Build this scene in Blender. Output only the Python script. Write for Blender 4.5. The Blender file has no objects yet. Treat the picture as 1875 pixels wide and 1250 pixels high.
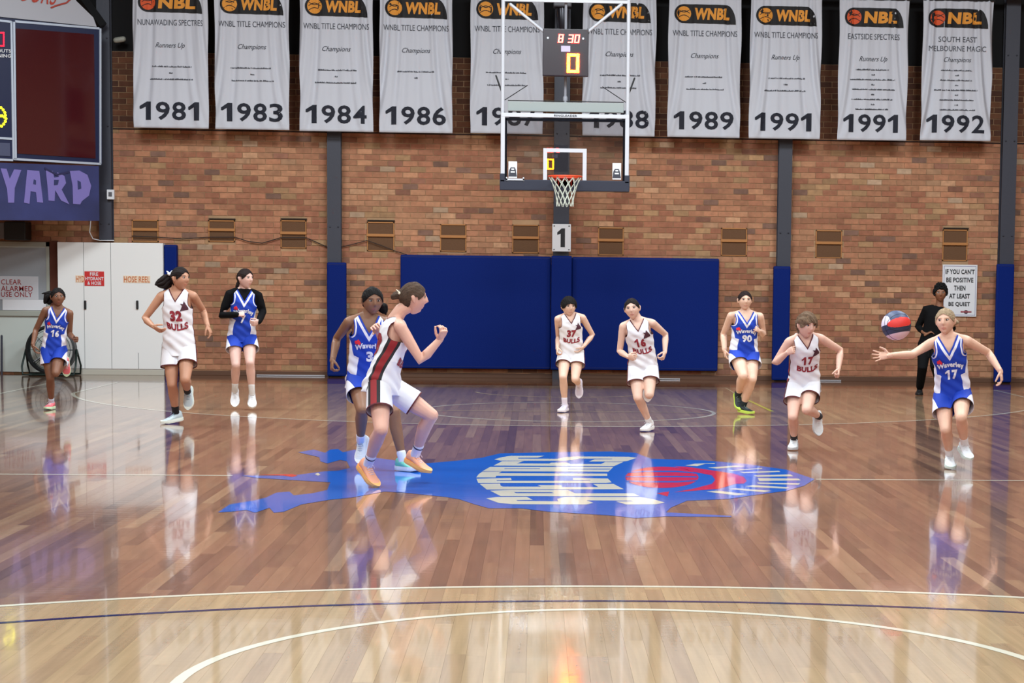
import bpy, bmesh, math, random
import numpy as np
from mathutils import Vector, Matrix
from mathutils.bvhtree import BVHTree

random.seed(7)
SC = bpy.context.scene
COL = SC.collection
# ------------------------------------------------------------------ camera (1875 x 1250 frame)
CAMP = np.array([-0.3875, -15.854, 1.569])
YAW, PIT, ROL, FPX, CX, CY = 0.05889, -0.08785, 0.01208, 3624.1, 1193.9, 836.86
_cy, _sy, _cp, _sp = math.cos(YAW), math.sin(YAW), math.cos(PIT), math.sin(PIT)
CF = np.array([_sy*_cp, _cy*_cp, _sp]); _R = np.array([_cy, -_sy, 0.0]); _U = np.cross(_R, CF)
CR = math.cos(ROL)*_R + math.sin(ROL)*_U
CU = -math.sin(ROL)*_R + math.cos(ROL)*_U
cam = bpy.data.cameras.new('camera'); cam_o = bpy.data.objects.new('camera', cam); COL.objects.link(cam_o)
cam.sensor_fit = 'HORIZONTAL'; cam.sensor_width = 36.0; cam.lens = 36.0*FPX/1875
cam.shift_x = -(CX-937.5)/1875; cam.shift_y = (CY-625)/1875
cam.clip_start = 0.1; cam.clip_end = 200
m = Matrix.Identity(4)
for i in range(3):
    m[i][0], m[i][1], m[i][2], m[i][3] = CR[i], CU[i], -CF[i], CAMP[i]
cam_o.matrix_world = m
SC.camera = cam_o
# ------------------------------------------------------------------ world, lamps, exposure
SC.view_settings.view_transform = 'Standard'; SC.view_settings.look = 'None'
SC.view_settings.gamma = 1.0; SC.view_settings.use_curve_mapping = False
SC.view_settings.exposure = 0.12
SC.cycles.max_bounces = 6; SC.cycles.diffuse_bounces = 3; SC.cycles.glossy_bounces = 4
SC.cycles.transparent_max_bounces = 8; SC.cycles.caustics_reflective = False; SC.cycles.caustics_refractive = False
world = bpy.data.worlds.new('world'); SC.world = world; world.use_nodes = True
world.node_tree.nodes['Background'].inputs[0].default_value = (0.8, 0.9, 1.0, 1)
world.node_tree.nodes['Background'].inputs[1].default_value = 0.3
def lamp(x, y, z, w, power, tilt=0.0, col=(0.88, 0.955, 1.0)):
    l = bpy.data.lights.new('hall_lamp', 'AREA'); l.shape = 'SQUARE'; l.size = w; l.energy = power; l.color = col
    o = bpy.data.objects.new('hall_lamp', l); COL.objects.link(o); o.location = (x, y, z); o.rotation_euler = (tilt, 0, 0)
    return o
for lx in (-6.5, 0.0, 6.5):
    for ly, pw, tl in ((-19, 330, 0.0), (-13, 330, 0.0), (-6, 380, 0.0), (1, 430, 0.0), (7.5, 520, 0.15)):
        lamp(lx, ly, 7.9, 2.2, pw, tl)

# ------------------------------------------------------------------ projection helpers
def ray(px, py):
    return CF + CR*(px-CX)/FPX - CU*(py-CY)/FPX
def atY(px, py, Y):
    d = ray(px, py); return CAMP + d*((Y-CAMP[1])/d[1])
def gnd(px, py, z=0.0):
    d = ray(px, py); return CAMP + d*((z-CAMP[2])/d[2])
def atplane(px, py, P0, N):
    d = ray(px, py); return CAMP + d*(np.dot(N, P0-CAMP)/np.dot(N, d))
def solve(par, px, py, L, sign):
    d = ray(px, py); d = d/np.linalg.norm(d); w = CAMP-par
    b = np.dot(w, d); c = np.dot(w, w)-L*L; disc = b*b-c
    if disc <= 0 or sign == 0: return CAMP + d*(-b)
    return CAMP + d*(-b+(math.sqrt(disc) if sign > 0 else -math.sqrt(disc)))

# ------------------------------------------------------------------ materials
def lin(c):
    out = []
    for v in c[:3]:
        v = v/255.0
        out.append(v/12.92 if v <= 0.04045 else ((v+0.055)/1.055)**2.4)
    return tuple(out)+(1.0,)
MATS = {}
def mat(name, c, rough=0.6, metal=0.0, spec=0.5, emit=None, estr=0.0, bump=None, var=None, coat=0.0):
    """bump=(scale,strength[,stretch xyz]); var=(scale, amount)"""
    if name in MATS: return MATS[name]
    M = bpy.data.materials.new(name); M.use_nodes = True; nt = M.node_tree; b = nt.nodes['Principled BSDF']
    col = lin(c)
    b.inputs['Base Color'].default_value = col; b.inputs['Roughness'].default_value = rough
    b.inputs['Metallic'].default_value = metal; b.inputs['Specular IOR Level'].default_value = spec
    if coat: b.inputs['Coat Weight'].default_value = coat; b.inputs['Coat Roughness'].default_value = 0.1
    if emit is not None:
        b.inputs['Emission Color'].default_value = lin(emit); b.inputs['Emission Strength'].default_value = estr
    tc = None
    if bump or var:
        tc = nt.nodes.new('ShaderNodeTexCoord')
    if var:
        n = nt.nodes.new('ShaderNodeTexNoise'); n.inputs['Scale'].default_value = var[0]; n.inputs['Detail'].default_value = 4
        nt.links.new(tc.outputs['Object'], n.inputs['Vector'])
        r = nt.nodes.new('ShaderNodeMapRange'); r.inputs['From Min'].default_value = 0.3; r.inputs['From Max'].default_value = 0.7
        r.inputs['To Min'].default_value = 1-var[1]; r.inputs['To Max'].default_value = 1+var[1]
        nt.links.new(n.outputs['Fac'], r.inputs['Value'])
        v = nt.nodes.new('ShaderNodeVectorMath'); v.operation = 'SCALE'; v.inputs[0].default_value = col[:3]
        nt.links.new(r.outputs[0], v.inputs['Scale']); nt.links.new(v.outputs[0], b.inputs['Base Color'])
    if bump:
        mp = nt.nodes.new('ShaderNodeMapping'); mp.inputs['Scale'].default_value = bump[2] if len(bump) > 2 else (1, 1, 1)
        n = nt.nodes.new('ShaderNodeTexNoise'); n.inputs['Scale'].default_value = bump[0]; n.inputs['Detail'].default_value = 3
        bp = nt.nodes.new('ShaderNodeBump'); bp.inputs['Strength'].default_value = bump[1]; bp.inputs['Distance'].default_value = 0.01
        nt.links.new(tc.outputs['Object'], mp.inputs['Vector']); nt.links.new(mp.outputs[0], n.inputs['Vector'])
        nt.links.new(n.outputs['Fac'], bp.inputs['Height']); nt.links.new(bp.outputs[0], b.inputs['Normal'])
    MATS[name] = M
    return M

# ------------------------------------------------------------------ object helpers
def tag(o, label=None, cat=None, group=None, kind=None):
    if label: o['label'] = label
    if cat: o['category'] = cat
    if group: o['group'] = group
    if kind: o['kind'] = kind
    return o
def empty(name, loc=(0, 0, 0), label=None, cat=None, group=None, kind=None):
    o = bpy.data.objects.new(name, None); COL.objects.link(o); o.location = loc; o.empty_display_size = 0.1
    return tag(o, label, cat, group, kind)
def mesh_obj(name, V, F, mats, parent=None, mi=None, smooth=False, kind=None):
    """V in world space"""
    me = bpy.data.meshes.new(name)
    V = np.asarray(V, float)
    if parent is not None:
        pl = np.array(wloc(parent)); V = V-pl
    me.from_pydata([tuple(v) for v in V], [], F)
    if not isinstance(mats, (list, tuple)): mats = [mats]
    for m_ in mats: me.materials.append(m_)
    if mi is not None: me.polygons.foreach_set('material_index', mi)
    if smooth: me.polygons.foreach_set('use_smooth', [True]*len(me.polygons))
    me.update()
    o = bpy.data.objects.new(name, me); COL.objects.link(o)
    if parent is not None: o.parent = parent
    if kind: o['kind'] = kind
    return o
def wloc(o):
    l = Vector((0, 0, 0))
    while o is not None:
        l = l+o.location; o = o.parent
    return l
class MB:
    def __init__(s): s.V = []; s.F = []; s.MI = []
    def add(s, V, F, mi=0):
        b = len(s.V); s.V += [tuple(v) for v in V]; s.F += [tuple(i+b for i in f) for f in F]; s.MI += [mi]*len(F); return s
    def box(s, x0, x1, y0, y1, z0, z1, mi=0, bev=0.0):
        if bev > 0:
            bm = bmesh.new(); bmesh.ops.create_cube(bm, size=1.0)
            for v in bm.verts: v.co = Vector((x0+(v.co.x+.5)*(x1-x0), y0+(v.co.y+.5)*(y1-y0), z0+(v.co.z+.5)*(z1-z0)))
            bmesh.ops.bevel(bm, geom=list(bm.edges), offset=bev, segments=2, profile=0.6, affect='EDGES')
            bm.verts.index_update(); V = [v.co[:] for v in bm.verts]; F = [[v.index for v in f.verts] for f in bm.faces]; bm.free()
            return s.add(V, F, mi)
        V = [(x0, y0, z0), (x1, y0, z0), (x1, y1, z0), (x0, y1, z0), (x0, y0, z1), (x1, y0, z1), (x1, y1, z1), (x0, y1, z1)]
        return s.add(V, [(0, 3, 2, 1), (4, 5, 6, 7), (0, 1, 5, 4), (1, 2, 6, 5), (2, 3, 7, 6), (3, 0, 4, 7)], mi)
    def tube(s, P, R, n=10, mi=0, cap=True, flat=False):
        V, F = tube(P, R, n, cap, flat); return s.add(V, F, mi)
    def prism(s, pts, depth, mi=0):
        """pts: list of 3D points (planar loop), depth: vector"""
        n = len(pts); P = [np.array(p, float) for p in pts]; Q = [p+np.array(depth) for p in P]
        F = [tuple(range(n)), tuple(reversed(range(n, 2*n)))]
        for i in range(n): j = (i+1) % n; F.append((i, i+n, j+n, j))
        return s.add(P+Q, F, mi)
    def build(s, name, mats, parent=None, smooth=False, kind=None):
        o = mesh_obj(name, s.V, s.F, mats, parent, s.MI, smooth, kind)
        return o
def fixn(o):
    bm = bmesh.new(); bm.from_mesh(o.data); bmesh.ops.recalc_face_normals(bm, faces=bm.faces); bm.to_mesh(o.data); bm.free(); return o
def nrm(v):
    v = np.asarray(v, float); l = np.linalg.norm(v); return v/l if l > 1e-9 else v
def tube(P, R, n=10, cap=True, flat=False):
    """closed tube through points P with radii R (scalar or (ra,rb) ), hemispherical-ish ends"""
    P = [np.asarray(p, float) for p in P]
    if np.isscalar(R): R = [R]*len(P)
    R = [(r, r) if np.isscalar(r) else r for r in R]
    T = []
    for i in range(len(P)):
        a = P[max(i-1, 0)]; b = P[min(i+1, len(P)-1)]; T.append(nrm(b-a))
    ref = np.array([1.0, 0, 0]) if abs(T[0][0]) < 0.8 else np.array([0, 1.0, 0])
    rings = []
    u = nrm(ref-T[0]*np.dot(ref, T[0]))
    PP, RR, TT = [], [], []
    if cap and not flat:
        r0 = min(R[0])
        for k in (0.98, 0.8, 0.45): PP.append(P[0]-T[0]*r0*k); RR.append([q*math.sqrt(max(1-k*k, 0.03)) for q in R[0]]); TT.append(T[0])
    for p, r, t in zip(P, R, T): PP.append(p); RR.append(r); TT.append(t)
    if cap and not flat:
        r1 = min(R[-1])
        for k in (0.45, 0.8, 0.98): PP.append(P[-1]+T[-1]*r1*k); RR.append([q*math.sqrt(max(1-k*k, 0.03)) for q in R[-1]]); TT.append(T[-1])
    V = []
    for p, r, t in zip(PP, RR, TT):
        u = nrm(u-t*np.dot(u, t)); w = np.cross(t, u)
        for k in range(n):
            a = 2*math.pi*k/n; V.append(p+u*math.cos(a)*r[0]+w*math.sin(a)*r[1])
    F = []
    m_ = len(PP)
    for i in range(m_-1):
        for k in range(n):
            k2 = (k+1) % n; F.append((i*n+k, i*n+k2, (i+1)*n+k2, (i+1)*n+k))
    if cap:
        F.append(tuple(reversed(range(n)))); F.append(tuple((m_-1)*n+k for k in range(n)))
    return V, F

# ------------------------------------------------------------------ text
_tc = {}
def text2d(s, bold=0.0, maxedge=None):
    """unit-box fitted glyph mesh: V in [0,1]^2, F ; plus aspect (w/h)"""
    key = (s, bold, maxedge)
    if key in _tc: return _tc[key]
    cu = bpy.data.curves.new('t', 'FONT'); cu.body = s; cu.offset = bold; cu.resolution_u = 3
    cu.space_character = 1.06 if bold else 1.0
    o = bpy.data.objects.new('t', cu); COL.objects.link(o)
    bpy.context.view_layer.update()
    me = bpy.data.meshes.new_from_object(o.evaluated_get(bpy.context.evaluated_depsgraph_get()))
    bpy.data.objects.remove(o); bpy.data.curves.remove(cu)
    bm = bmesh.new(); bm.from_mesh(me); bpy.data.meshes.remove(me)
    bmesh.ops.remove_doubles(bm, verts=bm.verts, dist=1e-5)
    xs = [v.co.x for v in bm.verts]; ys = [v.co.y for v in bm.verts]
    x0, x1, y0, y1 = min(xs), max(xs), min(ys), max(ys)
    if maxedge:
        for _ in range(5):
            L = [e for e in bm.edges if e.calc_length() > maxedge]
            if not L: break
            bmesh.ops.subdivide_edges(bm, edges=L, cuts=1); bmesh.ops.triangulate(bm, faces=bm.faces)
    bm.verts.index_update()
    V = [((v.co.x-x0)/(x1-x0), (v.co.y-y0)/(y1-y0)) for v in bm.verts]
    F = [tuple(v.index for v in f.verts) for f in bm.faces]; bm.free()
    _tc[key] = (V, F, (x1-x0)/(y1-y0)); return _tc[key]
_t2 = text2d
FLAG1 = [(.42, 0), (.80, 0), (.80, 1), (.50, 1), (.0, .74), (.0, .60), (.10, .58), (.42, .72)]
def text2d(s, bold=0.0, maxedge=None):
    if not s.isdigit() or '1' not in s: return _t2(s, bold, maxedge)
    V, F = [], []; n = len(s); cw = 1.0/(n*1.0-(.12 if n > 1 else 0))
    for i, ch in enumerate(s):
        if ch == '1':
            bm = bmesh.new(); bm.faces.new([bm.verts.new((x, y, 0)) for x, y in FLAG1]); bmesh.ops.triangulate(bm, faces=bm.faces)
            for _ in range(3): bmesh.ops.subdivide_edges(bm, edges=[e for e in bm.edges if e.calc_length() > .22], cuts=1); bmesh.ops.triangulate(bm, faces=bm.faces)
            bm.verts.index_update(); v = [(w.co.x, w.co.y) for w in bm.verts]; f = [tuple(w.index for w in q.verts) for q in bm.faces]; bm.free()
        else: v, f, _ = _t2(ch, bold, maxedge)
        b = len(V); V += [((i+x*.86)*cw, y) for x, y in v]; F += [tuple(k+b for k in q) for q in f]
    return V, F, n*.8
def quad_map(q, u, v):
    bl, br, tr, tl = q; return (bl*(1-u)+br*u)*(1-v)+(tl*(1-u)+tr*u)*v
def text_quad(mb, s, q, off, bold=0.0, shear=0.0, mi=0):
    V, F, _ = text2d(s, bold)
    q = [np.array(p, float)+np.array(off) for p in q]
    return mb.add([quad_map(q, x+shear*(y-.5), y) for x, y in V], F, mi)
SEG = {'0': 'abcdef', '1': 'bc', '3': 'abgcd', '8': 'abcdefg', '9': 'abcdfg', '5': 'afgcd', '4': 'fgbc', '7': 'abc'}
SEGP = {'a': (0, 1, 1, 1), 'b': (1, .5, 1, 1), 'c': (1, 0, 1, .5), 'd': (0, 0, 1, 0), 'e': (0, 0, 0, .5), 'f': (0, .5, 0, 1), 'g': (0, .5, 1, .5)}
def seg_quad(mb, ch, q, off, th=0.2, thy=0.12, depth=(0, -0.004, 0)):
    q = [np.array(p, float)+np.array(off) for p in q]
    for sname in SEG[ch]:
        x0, y0, x1, y1 = SEGP[sname]
        X0, X1 = x0*(1-th), x1*(1-th)+th; Y0, Y1 = y0*(1-thy), y1*(1-thy)+thy
        g = 0.012
        mb.prism([quad_map(q, X0+g, Y0+g), quad_map(q, X1-g, Y0+g), quad_map(q, X1-g, Y1-g), quad_map(q, X0+g, Y1-g)], depth)
def pxquad(x0, y0, x1, y1, Y, slope=0.0125):
    """image rectangle -> four points on plane Y: bl, br, tr, tl (axis aligned in the world)"""
    a = atY(x0, y1, Y); b = atY(x1, y0+(x1-x0)*slope, Y)
    x_0, x_1, z_0, z_1 = a[0], b[0], a[2], b[2]
    return [np.array([x_0, Y, z_0]), np.array([x_1, Y, z_0]), np.array([x_1, Y, z_1]), np.array([x_0, Y, z_1])]
def qbox(q): return q[0][0], q[1][0], q[0][2], q[2][2]
# ================================================================== SETTING
WY = 16.386
def floor_mat(name, paint=None):
    M = bpy.data.materials.new(name); M.use_nodes = True; nt = M.node_tree; L = nt.links; b = nt.nodes['Principled BSDF']
    N = nt.nodes.new
    geo = N('ShaderNodeNewGeometry')
    def math_(op, a, b_=None, c=None):
        n = N('ShaderNodeMath'); n.operation = op
        for i, v in enumerate((a, b_, c)):
            if v is None: continue
            if hasattr(v, 'links'): L.new(v, n.inputs[i])
            else: n.inputs[i].default_value = v
        return n.outputs[0]
    sep = N('ShaderNodeSeparateXYZ'); L.new(geo.outputs['Position'], sep.inputs[0])
    if paint is None:
        X, Y = sep.outputs[0], sep.outputs[1]
        def dist(cy):
            dy = math_('SUBTRACT', Y, cy)
            return math_('SQRT', math_('ADD', math_('MULTIPLY', X, X), math_('MULTIPLY', dy, dy)))
        def inside(v, r): return math_('LESS_THAN', v, r)
        nearin = inside(dist(-12.425), 6.70)
        farin = math_('MULTIPLY', inside(dist(12.425), 6.70), math_('LESS_THAN', Y, 14.0))
        far2 = math_('MULTIPLY', math_('MULTIPLY', inside(math_('ABSOLUTE', X), 6.7), math_('GREATER_THAN', Y, 12.425)), math_('LESS_THAN', Y, 14.0))
        farin = math_('MAXIMUM', farin, far2)
        out = math_('GREATER_THAN', math_('ABSOLUTE', Y), 14.02)
        at = N('ShaderNodeAttribute'); at.attribute_name = 'tone'
        red = N('ShaderNodeValToRGB'); cr = red.color_ramp
        cr.elements[0].position = 0.0; cr.elements[0].color = lin((112, 84, 74)); cr.elements[1].position = 1.0; cr.elements[1].color = lin((170, 136, 110))
        e = cr.elements.new(0.35); e.color = lin((136, 102, 88)); e = cr.elements.new(0.7); e.color = lin((150, 113, 93))
        L.new(at.outputs['Fac'], red.inputs[0])
        lt = N('ShaderNodeValToRGB'); cr = lt.color_ramp
        cr.elements[0].position = 0.0; cr.elements[0].color = lin((172, 144, 114)); cr.elements[1].position = 1.0; cr.elements[1].color = lin((194, 166, 128))
        e = cr.elements.new(0.5); e.color = lin((184, 156, 121))
        L.new(at.outputs['Fac'], lt.inputs[0])
        def mix(f, a, b_):
            n = N('ShaderNodeMix'); n.data_type = 'RGBA'; L.new(f, n.inputs[0])
            for k, v in ((6, a), (7, b_)):
                if hasattr(v, 'links'): L.new(v, n.inputs[k])
                else: n.inputs[k].default_value = v
            return n.outputs[2]
        c = mix(nearin, red.outputs[0], lt.outputs[0])
        fl = N('ShaderNodeMix'); fl.data_type = 'RGBA'; fl.inputs[0].default_value = 0.5
        L.new(red.outputs[0], fl.inputs[6]); L.new(lt.outputs[0], fl.inputs[7])
        c = mix(farin, c, fl.outputs[2])
        c = mix(out, c, lin((118, 76, 50)))
        # grain
        mp = N('ShaderNodeMapping'); mp.inputs['Scale'].default_value = (26, 1.1, 1); L.new(geo.outputs['Position'], mp.inputs[0])
        addv = N('ShaderNodeVectorMath'); addv.operation = 'ADD'; L.new(mp.outputs[0], addv.inputs[0])
        cmb = N('ShaderNodeCombineXYZ'); sc_ = math_('MULTIPLY', at.outputs['Fac'], 40.0); L.new(sc_, cmb.inputs[1]); L.new(cmb.outputs[0], addv.inputs[1])
        nz = N('ShaderNodeTexNoise'); nz.inputs['Scale'].default_value = 1.0; nz.inputs['Detail'].default_value = 5; L.new(addv.outputs[0], nz.inputs['Vector'])
        mr = N('ShaderNodeMapRange'); mr.inputs['From Min'].default_value = .3; mr.inputs['From Max'].default_value = .7
        mr.inputs['To Min'].default_value = .87; mr.inputs['To Max'].default_value = 1.13; L.new(nz.outputs['Fac'], mr.inputs['Value'])
        vs = N('ShaderNodeVectorMath'); vs.operation = 'SCALE'; L.new(c, vs.inputs[0]); L.new(mr.outputs[0], vs.inputs['Scale'])
        L.new(vs.outputs[0], b.inputs['Base Color'])
    else:
        b.inputs['Base Color'].default_value = lin(paint)
    # lacquer: slight waviness, tighter across the boards
    mp2 = N('ShaderNodeMapping'); mp2.inputs['Scale'].default_value = (3.0, 9.0, 1); L.new(geo.outputs['Position'], mp2.inputs[0])
    n2 = N('ShaderNodeTexNoise'); n2.inputs['Scale'].default_value = 2.0; n2.inputs['Detail'].default_value = 3; L.new(mp2.outputs[0], n2.inputs['Vector'])
    bp = N('ShaderNodeBump'); bp.inputs['Strength'].default_value = 0.035; bp.inputs['Distance'].default_value = 0.01
    L.new(n2.outputs['Fac'], bp.inputs['Height']); L.new(bp.outputs[0], b.inputs['Normal'])
    b.inputs['Roughness'].default_value = 0.09; b.inputs['IOR'].default_value = 1.5
    b.inputs['Coat Weight'].default_value = 0.35; b.inputs['Coat Roughness'].default_value = 0.03
    return M
FM = floor_mat('lacquered_boards')
FP_W = floor_mat('floor_paint_cream', (232, 226, 205)); FP_B = floor_mat('floor_paint_blue', (38, 108, 208))
FP_N = floor_mat('floor_paint_navy', (34, 44, 92)); FP_R = floor_mat('floor_paint_red', (225, 45, 62)); FP_Y = floor_mat('floor_paint_yellow', (215, 215, 90))
M_dark = mat('dark_void', (14, 14, 16), 0.9)
floor = MB().box(-13, 13, -24, 17.5, -0.2, -0.021).build('floor', mat('subfloor', (60, 40, 28), .9), kind='structure')
# boards
boards = []
PW = 0.085
k = 0
x = -13.0
while x < 13.0:
    y = -24.0-random.random()*2
    while y < WY+0.6:
        Ln = random.uniform(0.9, 3.0); boards.append((x, x+PW, max(y, -24.0), min(y+Ln, WY+0.6), min(max(random.gauss(.5, .26), 0), 1))); y += Ln
    x += PW
def inview(x0, x1, y0, y1):
    best = 1e9
    for yy in (y0, (y0+y1)/2, y1):
        for xx in (x0, x1):
            d = np.array([xx, yy, 0])-CAMP; z = d@CF
            if z < 0.5: continue
            px = CX+FPX*(d@CR)/z; py = CY-FPX*(d@CU)/z
            if -5 <= px <= 1880 and py <= 1255: best = min(best, z)
    return best
sc_ = sorted(((inview(*b_[:4]), i) for i, b_ in enumerate(boards)))
near = set(i for z_, i in sc_[:300] if z_ < 1e8)
def board_mesh(bl, name, parent, kind=None):
    V, F, T = [], [], []
    for (x0, x1, y0, y1, t) in bl:
        n = len(V); g = 0.0003
        V += [(x0+g, y0+g, -.02), (x1-g, y0+g, -.02), (x1-g, y1-g, -.02), (x0+g, y1-g, -.02), (x0+g, y0+g, 0), (x1-g, y0+g, 0), (x1-g, y1-g, 0), (x0+g, y1-g, 0)]
        F += [tuple(n+q for q in f) for f in ((4, 5, 6, 7), (0, 1, 5, 4), (1, 2, 6, 5), (2, 3, 7, 6), (3, 0, 4, 7))]; T += [t]*5
    o = mesh_obj(name, V, F, FM, parent, kind=kind)
    a = o.data.attributes.new('tone', 'FLOAT', 'FACE'); a.data.foreach_set('value', T)
    return o
for i in sorted(near): board_mesh([boards[i]], 'plank', floor)
board_mesh([b_ for i, b_ in enumerate(boards) if i not in near], 'floorboards', floor, 'stuff')
# painted lines
def arc_strip(cx, cy, r, a0, a1, w=0.05, n=96):
    V, F = [], []
    for i in range(n+1):
        a = a0+(a1-a0)*i/n
        for rr in (r-w/2, r+w/2): V.append((cx+rr*math.cos(a), cy+rr*math.sin(a), LZ))
    for i in range(n): F.append((2*i, 2*i+1, 2*i+3, 2*i+2))
    return V, F
LZ = 0.0012
def line(x0, y0, x1, y1, w=0.05):
    d = nrm([x1-x0, y1-y0, 0]); q = np.array([-d[1], d[0], 0])*w/2
    return [np.array([x0, y0, LZ])+q, np.array([x0, y0, LZ])-q, np.array([x1, y1, LZ])-q, np.array([x1, y1, LZ])+q], [(0, 1, 2, 3)]
def pl(name, parts, m_):
    mb = MB()
    for V, F in parts: mb.add(V, F)
    return fixn_up(mb.build(name, m_, floor))
def fixn_up(o):
    bm = bmesh.new(); bm.from_mesh(o.data)
    for f in bm.faces:
        if f.normal.z < 0: f.normal_flip()
    bm.to_mesh(o.data); bm.free(); return o
PI = math.pi
xh0 = gnd(425, 871)[0]; xh1 = gnd(1492, 876)[0]
pl('half_court_line', [line(-7.5, 0, xh0, 0), line(xh1, 0, 7.5, 0)], FP_W)
a_ = math.acos(6.6/6.725)
for s_ in (1, -1):
    cy0 = 12.425*s_
    pl('three_point_line', [arc_strip(0, cy0, 6.725, (PI if s_ > 0 else 0)+a_, (2*PI if s_ > 0 else PI)-a_, n=160), line(-6.6, cy0-s_*6.725*math.sin(a_), -6.6, 14*s_), line(6.6, cy0-s_*6.725*math.sin(a_), 6.6, 14*s_)], FP_W)
    pl('free_throw_circle', [arc_strip(0, 8.2*s_, 1.775, 0, 2*PI)], FP_W)
pl('blue_arc_line', [arc_strip(0, -12.425, 6.25, 0.05, PI-0.05, .045)], FP_N)
LZ = 0.001
pl('free_throw_line', [line(-2.05, 8.2, 2.05, 8.2, .04)], mat('floor_paint_faint', (190, 172, 140), .15))
pl('base_line', [line(-7.5, 14, 7.5, 14, .04)], MATS['floor_paint_faint'])
pl('no_charge_arc', [arc_strip(0, 12.425, 1.25, PI+.15, 2*PI, .04)], MATS['floor_paint_faint'])
pl('side_line', [line(-7.5, 0, -7.5, 14)], FP_W); pl('side_line', [line(7.5, 0, 7.5, 14)], FP_W)
g0, g1 = gnd(1358, 727), gnd(1414, 753); g2 = gnd(1327, 709)
pl('yellow_court_line', [line(g0[0], g0[1], g1[0], g1[1])], FP_Y)
pl('diagonal_court_line', [line(g2[0], g2[1], g0[0], g0[1], .03)], MATS['floor_paint_faint'])
# centre court emblem
def poly_on_floor(mb, pts, z, mi=0):
    from mathutils.geometry import tessellate_polygon
    P = [gnd(x, y) for x, y in pts]
    tri = tessellate_polygon([[Vector((p[0], p[1], 0)) for p in P]])
    mb.add([(p[0], p[1], z) for p in P], [tuple(t) for t in tri], mi)
def ZA(x, y): return (870+x/9.868, 822+y/9.868)
def ZB(x, y): return (1040+x/9.868, 822+y/9.868)
def ZC(x, y): return (1220+x/6.696, 830+y/6.696)
emb = empty('court_emblem', label='blue winged figure emblem with cream letters and red ball painted at centre court', cat='floor marking')
blue = MB()
body = [(399,938),(420.5,923.5),(465,916.4),(487,911),(505.7,902),(530,900),(538,907),(572.5,903),(599,897),(605,883),(471,875),(440.8,870.8),(534,870.8),(593,863),(619,861.7),(641,856.6),(635,844.5),(623,842),(599,848.5),(586.7,844.5),(584.7,837),(546,828),(574.6,823),(595,829),(605,823),(619,822),(628,828),(650,823),(690,838.4),(724.5,843),(778.5,848.5),(841,843),(882,838),(916,830),(1003.5,828),(1120,826.5),(1164,829),(1192,839.9),(1292,843),(1366.7,849.5),(1441,860),(1491.5,877.2),(1473,889),(1441,898.5),(1377,907),(1334.7,913.5),(1258,916.7),(1228,929.5),(1219.5,938),(1339,944.5),(1339,946.5),(1219.5,945.5),(1164,948.7),(1120,943.8),(1003.5,936.7),(952.8,930.5),(914,930.5),(896,930.6),(869.7,923.5),(841,914),(817,910),(740,902),(704,900),(643.5,911),(603,915),(552,923.5),(520,936.7),(501.6,938.7),(493.5,929.6),(467,938.7),(451,933.6),(424.6,936.7)]
poly_on_floor(blue, body, 0.0016); ob = blue.build('blue_figure', FP_B, emb)
wl = [
 [ZA(345,190),ZA(480,150),ZA(640,125),ZA(1250,125),ZA(1130,158),ZA(780,160),ZA(780,175),ZA(1480,180),ZA(1650,145),ZB(180,137),ZB(1100,142),ZB(1245,160),ZB(1080,215),ZB(980,228),ZB(380,228),ZB(480,190),ZB(800,186),ZB(800,178),ZB(200,175),ZA(1800,195),ZA(1600,215),ZA(460,212)],
 [ZA(330,302),ZA(490,222),ZA(880,218),ZA(750,263),ZA(1340,265),ZA(1370,248),ZA(1660,245),ZB(40,275),ZB(600,272),ZB(670,237),ZB(1000,237),ZB(830,312)],
 [ZA(130,403),ZA(270,325),ZB(820,325),ZB(730,412)],
 [ZA(22,515),ZA(60,460),ZA(125,413),ZA(480,410),ZA(420,440),ZB(710,447),ZB(710,487),ZA(380,485),ZA(370,515)],
 [ZA(55,615),ZA(25,540),ZA(370,530),ZA(645,525),ZA(660,563),ZA(390,566),ZA(390,578),ZB(200,578),ZB(400,572),ZB(410,562),ZB(90,562),ZB(90,525),ZB(720,535),ZB(790,605),ZB(690,615),ZA(450,615)],
 [ZA(80,630),ZA(450,625),ZA(460,665),ZA(500,683),ZA(1190,683),ZA(1130,655),ZA(1560,655),ZA(1570,690),ZB(550,690),ZB(450,632),ZB(820,632),ZB(1010,728),ZA(210,735)],
 [ZA(270,755),ZA(640,742),ZA(1680,745),ZB(130,803),ZB(1180,803),ZB(1300,855),ZA(460,853)],
 [ZA(200,895),ZA(380,870),ZA(930,865),ZA(1040,920),ZA(740,925),ZA(770,940),ZA(1500,948),ZA(1480,905),ZA(1620,868),ZB(1300,870),ZB(1550,910),ZB(1750,970),ZB(1600,1000),ZB(1050,1005),ZB(870,950),ZB(1180,948),ZB(1130,935),ZB(330,930),ZB(460,975),ZB(330,1005),ZA(680,998),ZA(430,978)]]
for P_ in wl:
    mb = MB(); poly_on_floor(mb, P_, 0.0022); fixn_up(mb.build('painted_letter', FP_W, emb))
for P_ in ([ZA(530,353),ZA(1170,353),ZA(1170,363),ZA(530,363)],[ZB(0,360),ZB(770,360),ZB(755,373),ZB(0,373)],[ZA(700,783),ZA(1380,785),ZA(1430,800),ZA(740,800)]):
    mb = MB(); poly_on_floor(mb, P_, 0.0026); fixn_up(mb.build('letter_slit', FP_B, emb))
mb = MB(); n = 40
poly_on_floor(mb, [(1212+67*math.cos(2*PI*i/n), 874+19.5*math.sin(2*PI*i/n)) for i in range(n)], 0.0022)
fixn_up(mb.build('painted_ball', FP_R, emb))
mb = MB()
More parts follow.
